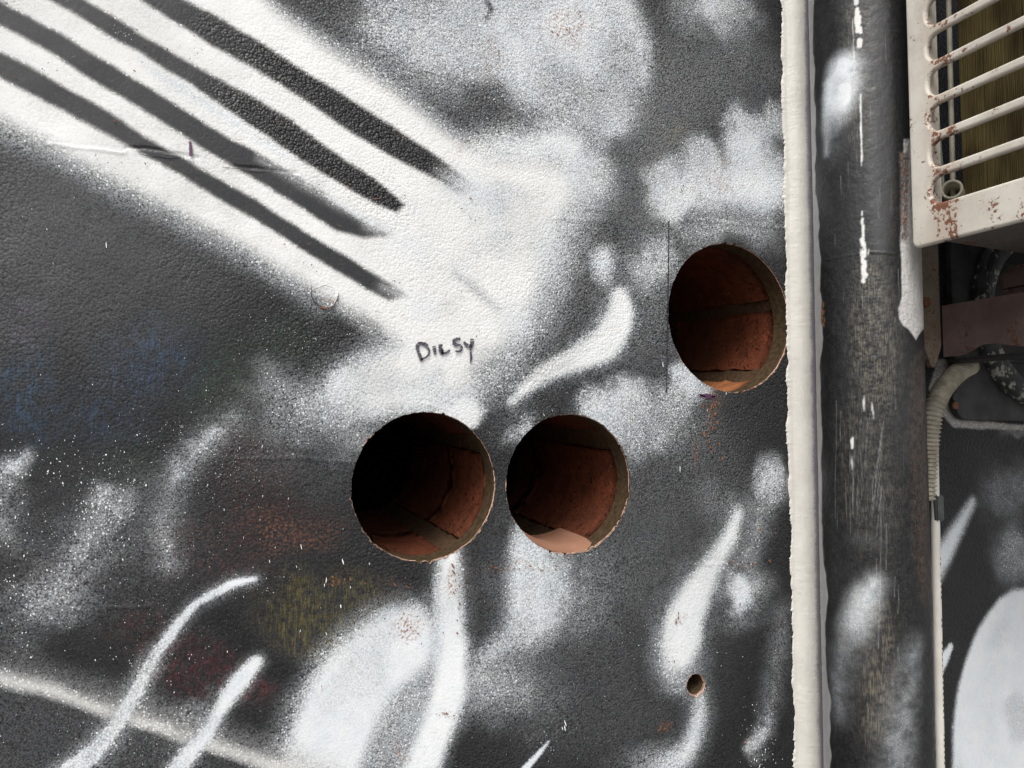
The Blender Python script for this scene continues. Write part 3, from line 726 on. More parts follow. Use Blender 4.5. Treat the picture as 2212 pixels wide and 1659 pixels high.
# ------------------------------------------------------------------ marker writing and lines
def ribbon(name, strokes, mat, parent, y=-.0016, wmul=1.0, broken=0.0):
    vs, fs = [], []
    for pts, w in strokes:
        q = W(pts); seg = np.r_[0, np.cumsum(np.hypot(*np.diff(q, axis=0).T))]
        n = max(4, int(seg[-1]/.0004)); t = np.linspace(0, seg[-1], n)
        x, z = np.interp(t, seg, q[:,0]), np.interp(t, seg, q[:,1])
        if len(pts) > 2 and n > 8:
            kx = np.ones(5)/5
            x[2:-2] = np.convolve(x, kx, 'valid'); z[2:-2] = np.convolve(z, kx, 'valid')
        tx, tz = np.gradient(x), np.gradient(z); L = np.hypot(tx, tz)+1e-9; nx_, nz_ = -tz/L, tx/L
        hw = wmul*np.interp(t, seg, np.broadcast_to(np.asarray(w, float), (len(pts),)))*wscale(pts).mean()
        hl = hw*(.8+.5*rng.random(n)); hr = hw*(.8+.5*rng.random(n)); hl[[0,-1]] *= .45; hr[[0,-1]] *= .45
        b = len(vs)
        for i in range(n):
            vs.append((x[i]+nx_[i]*hl[i], y, z[i]+nz_[i]*hl[i])); vs.append((x[i]-nx_[i]*hr[i], y, z[i]-nz_[i]*hr[i]))
        for i in range(n-1):
            if rng.random() < broken: continue
            fs.append((b+2*i, b+2*i+1, b+2*i+3, b+2*i+2))
    return mesh_obj(name, vs, fs, mat, parent)
def zp(pts, ox=1550, oy=1280, k=5.53): return [((ox+x/k)/1.8228, (oy+y/k)/1.8228) for x, y in pts]
letters = [(zp([(600,780),(570,700),(520,560)]), 2.7), (zp([(520,560),(500,480),(540,405),(600,395),(680,420),(735,490),(770,570),(750,650),(690,710),(620,735),(590,770)]), [2.6,3.2,3.2,2.6,3.4,2.6,1.8,1.5,1.5,1.6,1.8]),
           (zp([(860,460),(885,560),(890,650)]), [3.2,3.0,2.2]),
           (zp([(1010,425),(1000,520),(1020,590),(1075,640)]), [3.2,2.8,3.2,1.8]), (zp([(1015,535),(1085,562)]), 1.8), (zp([(1012,432),(1068,447)]), 1.3), (zp([(1030,600),(1130,615),(1215,545)]), [2.4,2.0,1.8]),
           (zp([(1445,305),(1370,305),(1305,350),(1300,405),(1350,435),(1440,440),(1475,490),(1460,560),(1400,580),(1330,575)]), [2.0,2.6,3.0,3.0,2.4,2.0,2.2,2.0,2.0,1.4]),
           (zp([(1515,365),(1560,430),(1640,465),(1690,440)]), [2.0,3.0,3.0,2.4]), (zp([(1695,290),(1695,420),(1660,540),(1675,690),(1665,830)]), [3.2,3.2,1.8,2.0,1.2])]
wr = ribbon('marker_writing', letters, M['ink2'], wall, wmul=1.2, broken=.06); wr['label'] = 'handwritten word DiesY in black marker'
ln = ribbon('marker_line', [([(1443,478),(1442,600),(1440,720),(1438,850)], [1.3,1.2,1.2,1.0])], M['ink'], wall, broken=.10); ln['label'] = 'thin vertical black marker line'
ribbon('marker_scribble', [([(1509,855),(1530,854),(1545,858)], [2.6,3,2]), ([(1508,852),(1528,860),(1543,856)], 1.3)], M['purple'], wall)
ribbon('marker_tick', [([(411,307),(412,322),(413,339)], [2.6,3,3.4])], M['purple'], wall)

# ------------------------------------------------------------------ droplets, scratches, rust flecks: real specks too small to pick apart
def specks(name, spec, mat, parent, y=-.0018, elong=1.4):
    vs, fs = [], []
    for (cx, cy, sx, sy, n, r0, r1, rot) in spec:
        px = cx+rng.normal(0, sx, n); py = cy+rng.normal(0, sy, n)
        ok = (px > -60)&(px < 2300)&(py > -60)&(py < 1720); px, py = px[ok], py[ok]
        if len(px) == 0: continue
        q = W(np.c_[px, py]); s_ = wscale(np.c_[px, py])
        for (x, z), s1 in zip(q, s_):
            if any(math.hypot(x-a, z-b) < c+.0015 for a, b, c in HOLES+[SMALL]) or (x > .57 and x < .80): continue
            r = (r0+(r1-r0)*rng.random()**2.5)*s1; e = elong*(.7+.9*rng.random()); b = len(vs)
            a0 = rot+rng.normal(0, .25)
            for kk in range(7):
                t = 2*math.pi*kk/7; rr = r*(.75+.5*rng.random()); u, w_ = rr*math.cos(t), rr*e*math.sin(t)
                vs.append((x+u*math.cos(a0)-w_*math.sin(a0), y-.0004*rng.random(), z+u*math.sin(a0)+w_*math.cos(a0)))
            fs.append(tuple(b+kk for kk in range(7)))
    o = mesh_obj(name, vs, fs, mat, parent); o['kind'] = 'stuff'; return o
specks('paint_droplets', [
    (40,1010,50,40,82,0.40,1.64,0),(210,1090,45,50,231,0.40,1.64,.2),(330,1050,140,90,275,0.32,0.82,0),(440,980,70,60,275,0.32,0.77,0),(170,970,60,30,16,0.64,2.04,0),
    (60,1180,90,130,165,0.48,1.33,0),(20,1330,40,120,88,0.64,1.73,0),(250,1200,120,80,165,0.32,0.77,0),(560,800,120,90,176,0.32,0.71,0),(660,720,60,50,66,0.32,0.82,0),
    (330,1420,50,100,132,0.40,0.92,0),(270,1560,80,70,132,0.40,1.02,0),(380,1590,50,50,66,0.40,0.92,0),(500,1380,140,120,66,0.32,0.77,0),(540,1260,60,18,71,0.32,0.77,0),
    (1085,235,30,40,82,0.40,0.97,0),(905,110,40,45,71,0.40,0.82,0),(1045,25,8,22,38,0.48,1.33,0),(840,20,50,20,44,0.40,0.82,0),(1380,140,12,45,66,0.32,0.71,.3),(1345,235,30,30,66,0.32,0.66,0),
    (255,72,22,10,27,0.40,0.92,0),(1640,1600,20,45,110,0.40,1.02,0),(1560,1300,70,100,66,0.32,0.61,0),(1250,1450,130,120,143,0.28,0.56,.2),(1170,1615,14,20,27,0.32,0.77,.4),
    (1300,700,90,120,66,0.32,0.61,.2),(1150,900,110,60,66,0.32,0.61,0),(1400,560,40,40,33,0.32,0.66,0),(1000,1330,60,120,38,0.32,0.61,0),(900,870,130,90,49,0.32,0.61,0)],
    M['splat'], wall)
# longer dashes flung off the can
specks('paint_dashes', [(640,1290,120,180,16,.7,1.3,.1),(230,530,3,3,1,1.2,1.4,-.1),(90,420,60,60,6,.5,.9,.2),(1220,1575,6,10,3,.8,1.4,.2),(720,1250,60,60,4,.8,1.2,.1),(1300,900,200,100,14,.5,1.1,.3),(1150,120,180,100,12,.4,.9,.2),(600,1130,90,60,6,.6,1.2,0)],
       M['splat'], wall, elong=4.2)
sp = [(x, y, 28, 16, 3, .5, 1.7, 1.2) for x, y in zip(rng.uniform(0, 1000, 46), rng.uniform(0, 640, 46)) if y < x*.62+250 and y > x*.62-300]
specks('rust_flecks', sp+[(1230,55,50,30,34,.5,2.0,.6),(1060,110,18,60,20,.5,1.5,0),(985,1255,8,40,28,.6,2.2,.6),(880,1340,36,22,50,.4,1.4,0),(1110,1223,60,4,20,.6,1.8,1),(1530,885,12,14,14,.7,2.4,0),
    (1540,930,10,40,24,.7,2.6,0),(1555,395,40,50,30,.4,1.5,.8),(1470,1340,10,12,8,.6,2.2,0),(740,1250,30,10,12,.6,2.2,.9),(1625,1250,30,90,10,.7,2.2,0),(860,1260,24,22,24,.5,1.8,.6),(968,1545,14,5,12,.6,1.8,.8),(1600,1215,26,3,14,.6,2.0,1)],
    M['flake'], wall, elong=1.9)
dsp = [(x, y, 14, 8, 5, .6, 1.6, .3) for x, y in zip(rng.uniform(0, 1700, 60), rng.uniform(0, 1650, 60))]
specks('dark_pits', dsp+[(845,1345,60,36,26,.5,1.5,0)], M['ink'], wall, elong=1.2)
# hair-fine brown scratches where the white has rubbed thin
sv, sf = [], []
for i in range(150):
    if i < 95:
        x = rng.uniform(-20, 1150); y = x*.60+rng.uniform(-190, 240)
        if y < -20 or y > 760: continue
    else: x, y = (rng.normal(1560, 60), rng.normal(400, 50)) if i < 122 else (rng.normal(1220, 70), rng.normal(60, 40))
    a = rng.normal(2.6, .5); L = rng.uniform(5, 20); bend = rng.normal(0, .25)
    pts = W([(x+math.cos(a+bend*t)*L*t, y+math.sin(a+bend*t)*L*t) for t in np.linspace(0, 1, 5)]); w_ = rng.uniform(.22, .5)*wscale([(x, y)])[0]
    if any(math.hypot(pts[0,0]-a_, pts[0,1]-b_) < c_+.012 for a_, b_, c_ in HOLES): continue
    b = len(sv)
    for (px_, pz_), ww in zip(pts, (.3, 1, .8, 1, .2)): sv += [(px_, -.0017, pz_+w_*ww), (px_, -.0017, pz_-w_*ww)]
    sf += [(b+2*i_, b+2*i_+1, b+2*i_+3, b+2*i_+2) for i_ in range(4)]
mesh_obj('hairline_scratches', sv, sf, M['scratch'], wall)['kind'] = 'stuff'
# lifted flake of skim below the lowest white band: a fine crack with a rusty lip
ribbon('skim_crack', [([(673,618),(672,640),(678,652),(690,662),(706,667)], [.5,.9,1.1,1.2,1.0]), ([(706,667),(720,662),(729,645),(731,632)], [1.0,1.0,.8,.4]), ([(674,628),(700,617),(722,624)], .35)], M['ink'], wall, y=-.0018)
ribbon('rust_edge', [([(690,663),(700,666),(712,665)], [.6,2.0,.6])], M['flake'], wall, y=-.0021)
ribbon('skim_crack', [([(300,333),(318,338),(340,337),(366,342),(392,340)], [.5,.9,1.0,1.3,.5])], M['ink'], wall, y=-.0010)
ribbon('skim_crack', [([(480,362),(520,366),(556,372),(600,371)], [.4,.8,.8,.4])], M['ink'], wall, y=-.0010)

# ------------------------------------------------------------------ cream strip (conduit painted over, paint lapping on the wall)
conduit = empty('cream_conduit', (.59, 0, 0), 'thick cream painted conduit running up the wall beside the downpipe', 'conduit')
zz = np.r_[np.linspace(.02, CZ-.42, 40), np.arange(CZ-.42, CZ+.62, .0011), np.linspace(CZ+.62, 2.98, 40)]
XL, XR = .5795, .6125
prof = [(0, .0004), (XL-.001, .0012), (XL+.002, .0028), (XL+.005, .0062), (XL+.009, .0090), (XL+.014, .0108), (XL+.020, .0120), (XL+.025, .0126), (XL+.029, .0122),
        (XL+.0315, .0108), (XR, .0085), (XR+.0008, .0055), (XR+.0012, .0)]
lap = XL-.0045+(fbm(zz*60, zz*0, 8, 3)-.5)*.006+(fbm(zz*420, zz*0+3, 18, 2)-.5)*.0016
lap += np.where(vnoise(zz*900, zz*0, 51) > .86, -.0016, 0)
lap -= .0035*np.exp(-((zz-(CZ-.0))/.018)**2)
vs = []
for i, z in enumerate(zz):
    wob = (vnoise(np.array([z*18.]), np.array([0.]), 12)[0]-.5)*.0018
    for k_, (x, y) in enumerate(prof):
        if k_ == 0: vs.append((lap[i], -.0003, z))
        else: vs.append((x+wob*(k_ > 0), -y - .0004*(rng.random()-.5), z))
    
npf = len(prof); I = np.arange(len(zz)*npf).reshape(len(zz), npf)
# an extra edge gives the lapped paint its thickness
lapv = [(lap[i]+.0003, -.0011, z) for i, z in enumerate(zz)]
vs = np.array(vs); nb = len(vs); vs = np.r_[vs, np.array(lapv)]; L = nb+np.arange(len(zz))
qs = [np.stack([I[:-1,1:-1], I[:-1,2:], I[1:,2:], I[1:,1:-1]], -1).reshape(-1, 4),
      np.stack([I[:-1,0], L[:-1], L[1:], I[1:,0]], -1), np.stack([L[:-1], I[:-1,1], I[1:,1], L[1:]], -1)]
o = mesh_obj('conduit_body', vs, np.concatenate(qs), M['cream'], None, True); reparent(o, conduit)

# ------------------------------------------------------------------ black downpipe
PX, PY, PR = .6155, -.069, .049
pipe = empty('downpipe', (PX, PY, 0), 'black painted round downpipe with scraped paint and pale chips', 'pipe')
def on_pipe(p):                            # pixel -> (arc length round the pipe, height)
    d = rays(p); o_ = CP - np.array([PX, PY, 0])
    a = d[:,0]**2+d[:,1]**2; b = 2*(o_[0]*d[:,0]+o_[1]*d[:,1]); c = o_[0]**2+o_[1]**2-PR**2
    disc = np.maximum(b*b-4*a*c, 0); t = (-b-np.sqrt(disc))/(2*a); h = o_+d*t[:,None]
    # facing direction of the camera is arc 0
    return np.c_[((np.arctan2(h[:,1], h[:,0])-A0+math.pi) % (2*math.pi)-math.pi)*PR, h[:,2]]
A0 = math.atan2(-D-PY, -PX)
th = np.r_[np.linspace(-math.pi, -1.75, 16)[:-1], np.linspace(-1.75, 1.75, 190), np.linspace(1.75, math.pi, 16)[1:]]
zz = np.r_[np.linspace(.0, CZ-.40, 20), np.arange(CZ-.40, CZ+.52, .0013), np.linspace(CZ+.52, 3.05, 30)]
T, Z = np.meshgrid(th, zz); pu, pv = T.ravel()*PR, Z.ravel()
def pscale(p):
    p = np.atleast_2d(np.asarray(p, float)); d = np.linalg.norm(rays(p), axis=1)
    return np.full(len(p), .80/F)
Q = Paint(pu, pv, on_pipe, pscale, .35)
Q.d[:] = .0; Q.bump[:] = .22; Q.gloss[:] = .32
edgel = -1.13*PR + (fbm(pv*40, pv*0, 5, 3)-.5)*.010 + sstep(.55, .75, vnoise(pv*16, pv*0, 9))*.006
Q.uc[:] = (.16,.155,.14); Q.ua[:] = .09
def band(x0, x1, soft, y0=-50, y1=1720, **k):
    Q.poly([(x0,y0),(x1,y0),(x1+18,y1),(x0+18,y1)], soft, **k)
# scraped streaky runs
Q.poly([(1830,560),(1930,560),(1950,900),(1840,900)], 24, under=(.22,.20,.15), ua=.6, bump=.45)
Q.poly([(1800,850),(1900,830),(1960,1150),(1820,1180)], 30, under=(.20,.18,.14), ua=.4)
Q.poly([(1872,1290),(1925,1290),(1935,1560),(1870,1640),(1860,1460)], 14, under=(.34,.28,.20), ua=1.0, d=.06)
Q.poly([(1830,1100),(1930,1080),(1960,1659),(1840,1659)], 40, under=(.17,.15,.115), ua=.3, a=.6)
Q.poly([(1815,0),(1860,0),(1866,330),(1830,330)], 16, under=(.24,.22,.17), ua=.5)
# sky highlight down the middle, painted in as paler grey
Q.poly([(1868,-40),(1925,-40),(1932,560),(1876,560)], 12, primer=.075, gloss=.6, bump=.15)
Q.poly([(1880,560),(1925,560),(1950,780),(1900,790)], 18, primer=.05, a=.8)
Q.poly([(1925,640),(1970,640),(1985,1000),(1930,1000)], 22, primer=.04, a=.8)
# rusty right flank
Q.poly([(1960,760),(2020,760),(2030,1300),(1975,1300)], 16, under=(.12,.085,.06), ua=.5, rust=.12)
# pale pinkish patch of older paint
Q.poly([(1946,560),(1948,640),(1940,668),(1943,690),(1951,704),(1962,711),(1970,722),(1979,735),(1985,724),(1991,716),(2006,709),(2012,300),(1952,300),(1951,420),(1944,520)], 2.5, d=.66, warm=.7, under=(.34,.26,.26), ua=.9, rust=.18, bump=.9)
Q.poly([(1944,330),(1962,330),(1960,520),(1946,520)], 5, d=.30, warm=.6, rust=.6, bump=1.0)
# white chips
def chip(x0, y0, x1, y1, w_, n_, d_=.86):                 # ragged run of flaked-off paint
    for i in range(n_):
        t = rng.random(); x = x0+(x1-x0)*t+rng.normal(0, w_*.35); y = y0+(y1-y0)*t; L = rng.uniform(5, 20)
        Q.cap([(x, y-L/2), (x+rng.normal(0, .5), y+L/2)], [w_*rng.uniform(.25, .8), w_*rng.uniform(.2, .8)], 1.9, d=d_, warm=1)
chip(1846,-20,1854,60,7,12); chip(1850,20,1857,105,6,9); chip(1859,205,1862,372,1.3,40); chip(1862,455,1866,520,3.5,8); chip(1864,520,1868,612,6,14)
chip(1842,30,1846,190,1.0,12,.6); chip(1868,862,1864,882,1.8,4,.7); chip(1883,872,1888,905,1.4,5,.7); chip(1842,945,1840,962,4,5); chip(1840,985,1842,1012,1.6,4); chip(1858,545,1880,545,2,4)
for pts, w_ in [([(1806,865),(1807,940),(1805,1010),(1804,1120)], .6), ([(1903,1050),(1902,1250),(1897,1400)], .5), ([(1915,1130),(1914,1230)], .5), ([(1816,380),(1818,420)], .6), ([(1895,420),(1897,470)], .5), ([(1940,580),(1943,640)], .6)]:
    Q.cap(pts, w_, 1.3, d=.40, warm=1, a=.7)
for i in range(60):                                        # brush scratches splaying down the front
    x = rng.uniform(1825, 1905); y = rng.uniform(890, 1080); k_ = (x-1840)*.12; Q.cap([(x+k_, y), (x-k_*.3, y+rng.uniform(25, 90))], .4, 1.1, d=rng.uniform(.2, .42), warm=1, a=.6)
for i in range(46):
    x = rng.uniform(1795, 1955); y = rng.uniform(0, 1640); Q.cap([(x, y), (x+rng.normal(0, 1)+.6, y+rng.uniform(14, 70))], rng.uniform(.3, .55), 1.1, d=rng.uniform(.2, .45), warm=1, a=.7)
# sprayed white
Q.cap([(1822,150),(1815,200),(1800,260)], [34,36,22], 18, d=.94, a=.95, gr=.3)
Q.cap([(1790,180),(1788,260),(1785,330)], [10,10,6], 10, d=.84, a=.8)
Q.cap([(1800,270),(1802,320),(1800,350)], [20,18,8], 22, d=.26, a=.7, gr=.3)
Q.cap([(1890,1258),(1862,1305),(1845,1350)], [14,26,24], 20, d=.74, a=.92, gr=.2)
Q.cap([(1830,1380),(1815,1440),(1810,1540)], [30,26,16], 30, d=.34, a=.7, gr=.4)
Q.cap([(1850,1165),(1890,1170)], 12, 20, d=.22, a=.6)
Q.cap([(1978,1390),(1960,1480),(1945,1580),(1935,1680)], [14,22,26,30], 28, d=.38, a=.75, gr=.6)
# primer showing down the left edge
k = sstep(.0012, -.0012, pu-edgel)
Q.primer = np.maximum(Q.primer, k); Q.d = np.where(k > .5, 0, Q.d)
# brown scar and joint ridge
Q.cap([(1777,655),(1777,690),(1780,705)], [4,7,2], 3, d=.0, rust=1, under=(.3,.18,.08), ua=1, primer=0)
Q.cap([(1783,562),(1830,552),(1880,545)], 1.2, 1.2, h=.0005)
Q.cap([(1880,545),(1935,548)], 1.6, 1.6, h=.0008)
rad = PR + Q.h + (fbm(pu*25, pv*8, 3)-.5)*.0010 + (fbm(pu*160, pv*160, 13, 2)-.5)*.0004
xyz = np.c_[PX+rad*np.cos(pu/PR+A0), PY+rad*np.sin(pu/PR+A0), pv]
I = np.arange(len(th)*len(zz)).reshape(len(zz), len(th))
fs = np.stack([I[:-1,:-1], I[:-1,1:], I[1:,1:], I[1:,:-1]], -1).reshape(-1, 4)
o = mesh_obj('pipe_body', xyz, fs, M['pipe'], None, True); Q.store(o.data); reparent(o, pipe)
for zc_ in (.55, 2.35):                    # holderbats out of the picture keep it on the wall
    vs, f_ = tube_mesh([(PX,PY,zc_-.02),(PX,PY,zc_+.02)], PR+.004, 40); o = mesh_obj('pipe_clip', vs, f_, M['dark']); reparent(o, pipe)
    box('clip_stem', (PX-.012, PY+PR+.003, zc_-.012), (PX+.012, -.0025, zc_+.012), M['dark'], pipe)

# ------------------------------------------------------------------ air conditioner on its bracket
XA, YA = .605, -.130
zb = on_x([(1982,535)], XA)[0,2]; ac_top = zb+.56; ac_w, ac_d = .80, .30
ac = empty('air_conditioner', (XA+ac_w/2, YA-ac_d/2, zb), 'cream outdoor air conditioner with rust pitted slotted side guard', 'air conditioner')
def slot(cu, u0, u1, v0, v1, r):
    s = cu.splines.new('POLY'); pts = []
    for (x, y, a0, a1) in ((u1-r, v0+r, -90, 0), (u1-r, v1-r, 0, 90), (u0+r, v1-r, 90, 180), (u0+r, v0+r, 180, 270)):
        for i in range(7):
            a = math.radians(a0+(a1-a0)*i/6); pts.append((x+r*math.cos(a), y+r*math.sin(a)))
    s.points.add(len(pts)-1)
    for p, (x, y) in zip(s.points, pts): p.co = (x, y, 0, 1)
    s.use_cyclic_u = True
cu = bpy.data.curves.new('side_panel', 'CURVE'); cu.dimensions = '2D'; cu.fill_mode = 'BOTH'
cu.extrude = .0006; cu.bevel_depth = .0026; cu.bevel_resolution = 3
slot(cu, .0026, ac_d-.0026, .0026, .56-.0026, .004)
zbot = [on_x([(2030, y)], XA)[0,2]-zb for y in (437, 360, 278, 200, 123, 45)]
pitch = (zbot[-1]-zbot[0])/5
n_slots = int((.56-.05-zbot[0])/pitch)
u0 = -YA - (D - XA/ (rays([(2006,300)])[0,0]/rays([(2006,300)])[0,1]))      # rear end of the slots
u0 = abs(u0)
for i in range(n_slots):
    slot(cu, u0-.0026, ac_d-.035, zbot[0]+i*pitch-.0026, zbot[0]+i*pitch+pitch*.745+.0026, .0135)
co = bpy.data.objects.new('side_panel_curve', cu); C.objects.link(co)
dg = bpy.context.evaluated_depsgraph_get(); me = bpy.data.meshes.new_from_object(co.evaluated_get(dg))
bpy.data.objects.remove(co)
me.transform(Matrix(((0,0,-1,XA+.003),(-1,0,0,YA),(0,1,0,zb),(0,0,0,1))))
me.materials.clear(); me.materials.append(M['ac']); me.name = 'side_panel'
for p in me.polygons: p.use_smooth = False
o = bpy.data.objects.new('side_panel', me); C.objects.link(o); reparent(o, ac)
xr = XA+ac_w
box('rear_corner', (XA+.0062, YA-.018, zb+.004), (XA+.020, YA-.001, ac_top-.004), M['ac'], ac, .002)
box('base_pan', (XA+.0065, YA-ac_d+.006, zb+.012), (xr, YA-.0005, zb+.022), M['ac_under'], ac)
box('base_lip', (XA+.0065, YA-ac_d+.007, zb+.001), (xr-.002, YA-ac_d+.016, zb+.0115), M['ac'], ac)
box('top_cover', (XA-.004, YA-ac_d-.004, ac_top+.0005), (xr+.004, YA+.004, ac_top+.022), M['ac'], ac, .004)
box('front_panel', (XA+.007, YA-ac_d-.002, zb+.004), (xr, YA-ac_d+.0055, ac_top-.0005), M['ac'], ac)
box('end_panel', (xr-.004, YA-ac_d+.008, zb+.024), (xr+.002, YA-.002, ac_top-.001), M['ac'], ac)
box('back_panel', (XA+.10, YA-.006, zb+.024), (xr-.006, YA-.002, ac_top-.001), M['dark'], ac)
# inside: pale upright plate, thin tube, coil
pl = on_x([(2012,420),(2040,420)], XA+.028)
ip = mesh_obj('inner_plate', [(XA+.028, pl[0,1]+.03, zb+.023),(XA+.028, pl[1,1], zb+.023),(XA+.028, pl[1,1]+.012, zb+.30),(XA+.028, pl[0,1]+.03, zb+.30),
      (XA+.031, pl[0,1]+.03, zb+.023),(XA+.031, pl[1,1], zb+.023),(XA+.031, pl[1,1]+.012, zb+.30),(XA+.031, pl[0,1]+.03, zb+.30)],
      [(0,1,2,3)[::-1],(4,5,6,7),(0,1,5,4),(1,2,6,5),(2,3,7,6),(3,0,4,7)], M['inner']); reparent(ip, ac)
for (pxx, xx, rr, mt) in ((2053, XA+.040, .0024, 'tube'),):
    a, b = on_x([(pxx+6,430)], xx)[0], on_x([(pxx-4,0)], xx)[0]
    vs, f_ = tube_mesh([a-(0,0,.03), a, b, b+(b-a)*.4], rr, 12); o = mesh_obj('thin_tube', vs, f_, M[mt], None, True); reparent(o, ac)
yc0 = on_x([(2080,300)], XA+.05)[0,1]; yc1 = YA-ac_d+.03
fv, ff = [], []
pit_f = .00165; nf = int((yc0-yc1)/pit_f)
for i in range(nf):
    y = yc0-i*pit_f; b = len(fv); t = .00045; xo = XA+.048+.0012*rng.random()
    jag = rng.normal(0, .00018)
    for yy, xx in ((y, xo), (y-t, xo), (y-t, XA+.075), (y, XA+.075)):
        fv.append((xx, yy+jag, zb+.026)); fv.append((xx, yy+jag, ac_top-.02))
    ff += [(b,b+2,b+3,b+1),(b+2,b+4,b+5,b+3),(b+4,b+6,b+7,b+5),(b+6,b,b+1,b+7)]
o = mesh_obj('coil_fins', fv, ff, M['coil']); reparent(o, ac); o['kind'] = 'stuff'
box('coil_block', (XA+.0525, yc1-.004, zb+.025), (XA+.077, yc0+.003, ac_top-.019), M['coil'], ac)
box('coil_end', (XA+.070, yc0+.0035, zb+.024), (XA+.078, YA-.02, ac_top-.019), M['dark'], ac)
# open tube stub in the lowest slot
c0 = on_x([(2056,409)], XA+.024)[0]; ax = np.array([-.80, -.50, .05]); ax /= np.linalg.norm(ax)
ring_r, ring_i = .0092, .0068
vs, f_ = tube_mesh([c0, c0-ax*.03], ring_r, 32, False); vo = len(vs)
v2, f2 = tube_mesh([c0, c0-ax*.03], ring_i, 32, False)
f_ += [tuple(vo+q_ for q_ in fc)[::-1] for fc in f2]; f_ += [(i, vo+i, vo+(i+1) % 32, (i+1) % 32) for i in range(32)]
o = mesh_obj('tube_stub', list(vs)+list(v2), f_, M['tube'], None, True); reparent(o, ac)
# feet running front to back under the base
ft = on_x([(2150,602),(2150,642)], .80)
for k_, xf in enumerate((.80, XA+.68)):
    bm = bmesh.new(); bm_box(bm, (xf, YA-ac_d, ft[1,2]), (xf+.035, ft[0,1], ft[0,2]+.012), .008)
    o = bm_obj('foot', bm, M['bracket'], ac)
# bracket
XB = .772
pts = on_x([(2056,657),(2212,635),(2041,771),(2212,735),(2114,744)], XB)
z_top, z_low = pts[0,2], pts[2,2]
br = empty('wall_bracket', (XB, -.03, z_low), 'pinkish rusted steel bracket arm under the air conditioner', 'bracket')
# arm: web with a wavy torn lower edge and flanges
yy = np.linspace(-.032, -.50, 60)
ztop = np.full(60, z_top); zlo = z_low + .006*sstep(-.05, -.085, yy)+.004*np.sin(yy*60)*sstep(-.04, -.07, yy)
vs = [(XB, y, z) for y, z in zip(yy, zlo)]+[(XB, y, z) for y, z in zip(yy, ztop)]+[(XB+.004, y, z) for y, z in zip(yy, zlo)]+[(XB+.004, y, z) for y, z in zip(yy, ztop)]
f_ = []
for i in range(59):
    f_ += [(i, i+1, 61+i, 60+i), (120+i, 180+i, 181+i, 121+i), (i, 120+i, 121+i, i+1), (60+i, 61+i, 181+i, 180+i)]
f_ += [(0,60,180,120),(59,179,239,119)]
o = mesh_obj('arm', vs, f_, M['bracket']); reparent(o, br)
box('arm_flange', (XB+.0045, -.50, z_top-.004), (XB+.04, -.034, z_top), M['bracket'], br)
box('lower_flange', (XB+.006, -.50, z_low-.006), (XB+.035, -.034, z_low-.002), M['dark'], br)
# upright: plate with a slanting torn foot
xl = XB-.052
ug = [(xl, z_low+.022), (xl+.016, z_low+.020), (xl+.026, z_low+.004), (xl+.034, z_low-.012), (xl+.040, z_low-.012), (XB-.002, z_low+.012), (XB-.002, z_low+.34), (xl, z_low+.34)]
vs = [(x, -.031, z) for x, z in ug]+[(x, -.026, z) for x, z in ug]; k_ = len(ug)
o = mesh_obj('upright', vs, [tuple(range(k_)), tuple(range(2*k_-1, k_-1, -1))]+[(i, k_+i, k_+(i+1) % k_, (i+1) % k_) for i in range(k_)], M['bracket2']); reparent(o, br)
box('upright_web', (xl+.003, -.0255, z_low+.05), (xl+.007, -.0025, z_low+.335), M['bracket2'], br)
vs, f_ = tube_mesh([(xl+.024,-.036,z_low+.06),(xl+.024,-.0315,z_low+.06)], .006, 6); o = mesh_obj('bolt', vs, f_, M['flake']); reparent(o, br)

# ------------------------------------------------------------------ wall vent behind the bracket
VX, VZ = .965, CZ+.155
vent = empty('wall_vent', (VX, 0, VZ-.13), 'black painted square wall vent with round cowl behind the ribbed hose', 'vent')
M['vent'] = mat_simple('vent_paint', (.018,.019,.02), (.045,.047,.047), 50., .5, .0006, 200.)
def vent_mat():
    n = NT('vent_cowl_paint')
    base = n.mix(n.ramp(n.noise(40., 3), .3, .7), (.018,.019,.02), (.045,.046,.048))
    col = n.mix(n.ramp(n.math('ADD', n.noise(110., 4, .7), n.math('MULTIPLY', n.noise(14., 2), .35)), .74, .80), base, (.34,.34,.30))
    return n.out(col, .55, n.bump(n.noise(260., 3), .6, .0007), .4)
M['cowl'] = vent_mat()
cu = bpy.data.curves.new('plate', 'CURVE'); cu.dimensions = '2D'; cu.fill_mode = 'BOTH'; cu.extrude = .003; cu.bevel_depth = .0015; cu.bevel_resolution = 2
slot(cu, .8190, VX*2-.8190, CZ+.0235, CZ+.31, .016)
co = bpy.data.objects.new('plate_curve', cu); C.objects.link(co); dg = bpy.context.evaluated_depsgraph_get(); me = bpy.data.meshes.new_from_object(co.evaluated_get(dg)); bpy.data.objects.remove(co)
me.transform(Matrix(((1,0,0,0),(0,0,-1,-.0075),(0,1,0,0),(0,0,0,1)))); me.materials.clear(); me.materials.append(M['vent']); me.name = 'plate'
o = bpy.data.objects.new('plate', me); C.objects.link(o); reparent(o, vent)
prof = [(.1165,-.0125),(.1165,-.020),(.1135,-.0235),(.105,-.0245),(.092,-.0235),(.089,-.021),(.087,-.0128)]
vs, f_ = [], []
for i in range(72):
    a = 2*math.pi*i/72
    for r_, y in prof: vs.append((VX+r_*math.cos(a), y, VZ+r_*math.sin(a)))
for i in range(72):
    for k_ in range(len(prof)-1):
        b, c_ = i*7+k_, ((i+1) % 72)*7+k_; f_.append((b, b+1, c_+1, c_))
o = mesh_obj('cowl', vs, f_, M['cowl'], None, True); reparent(o, vent)
th = np.linspace(0, 2*math.pi, 48, endpoint=False)
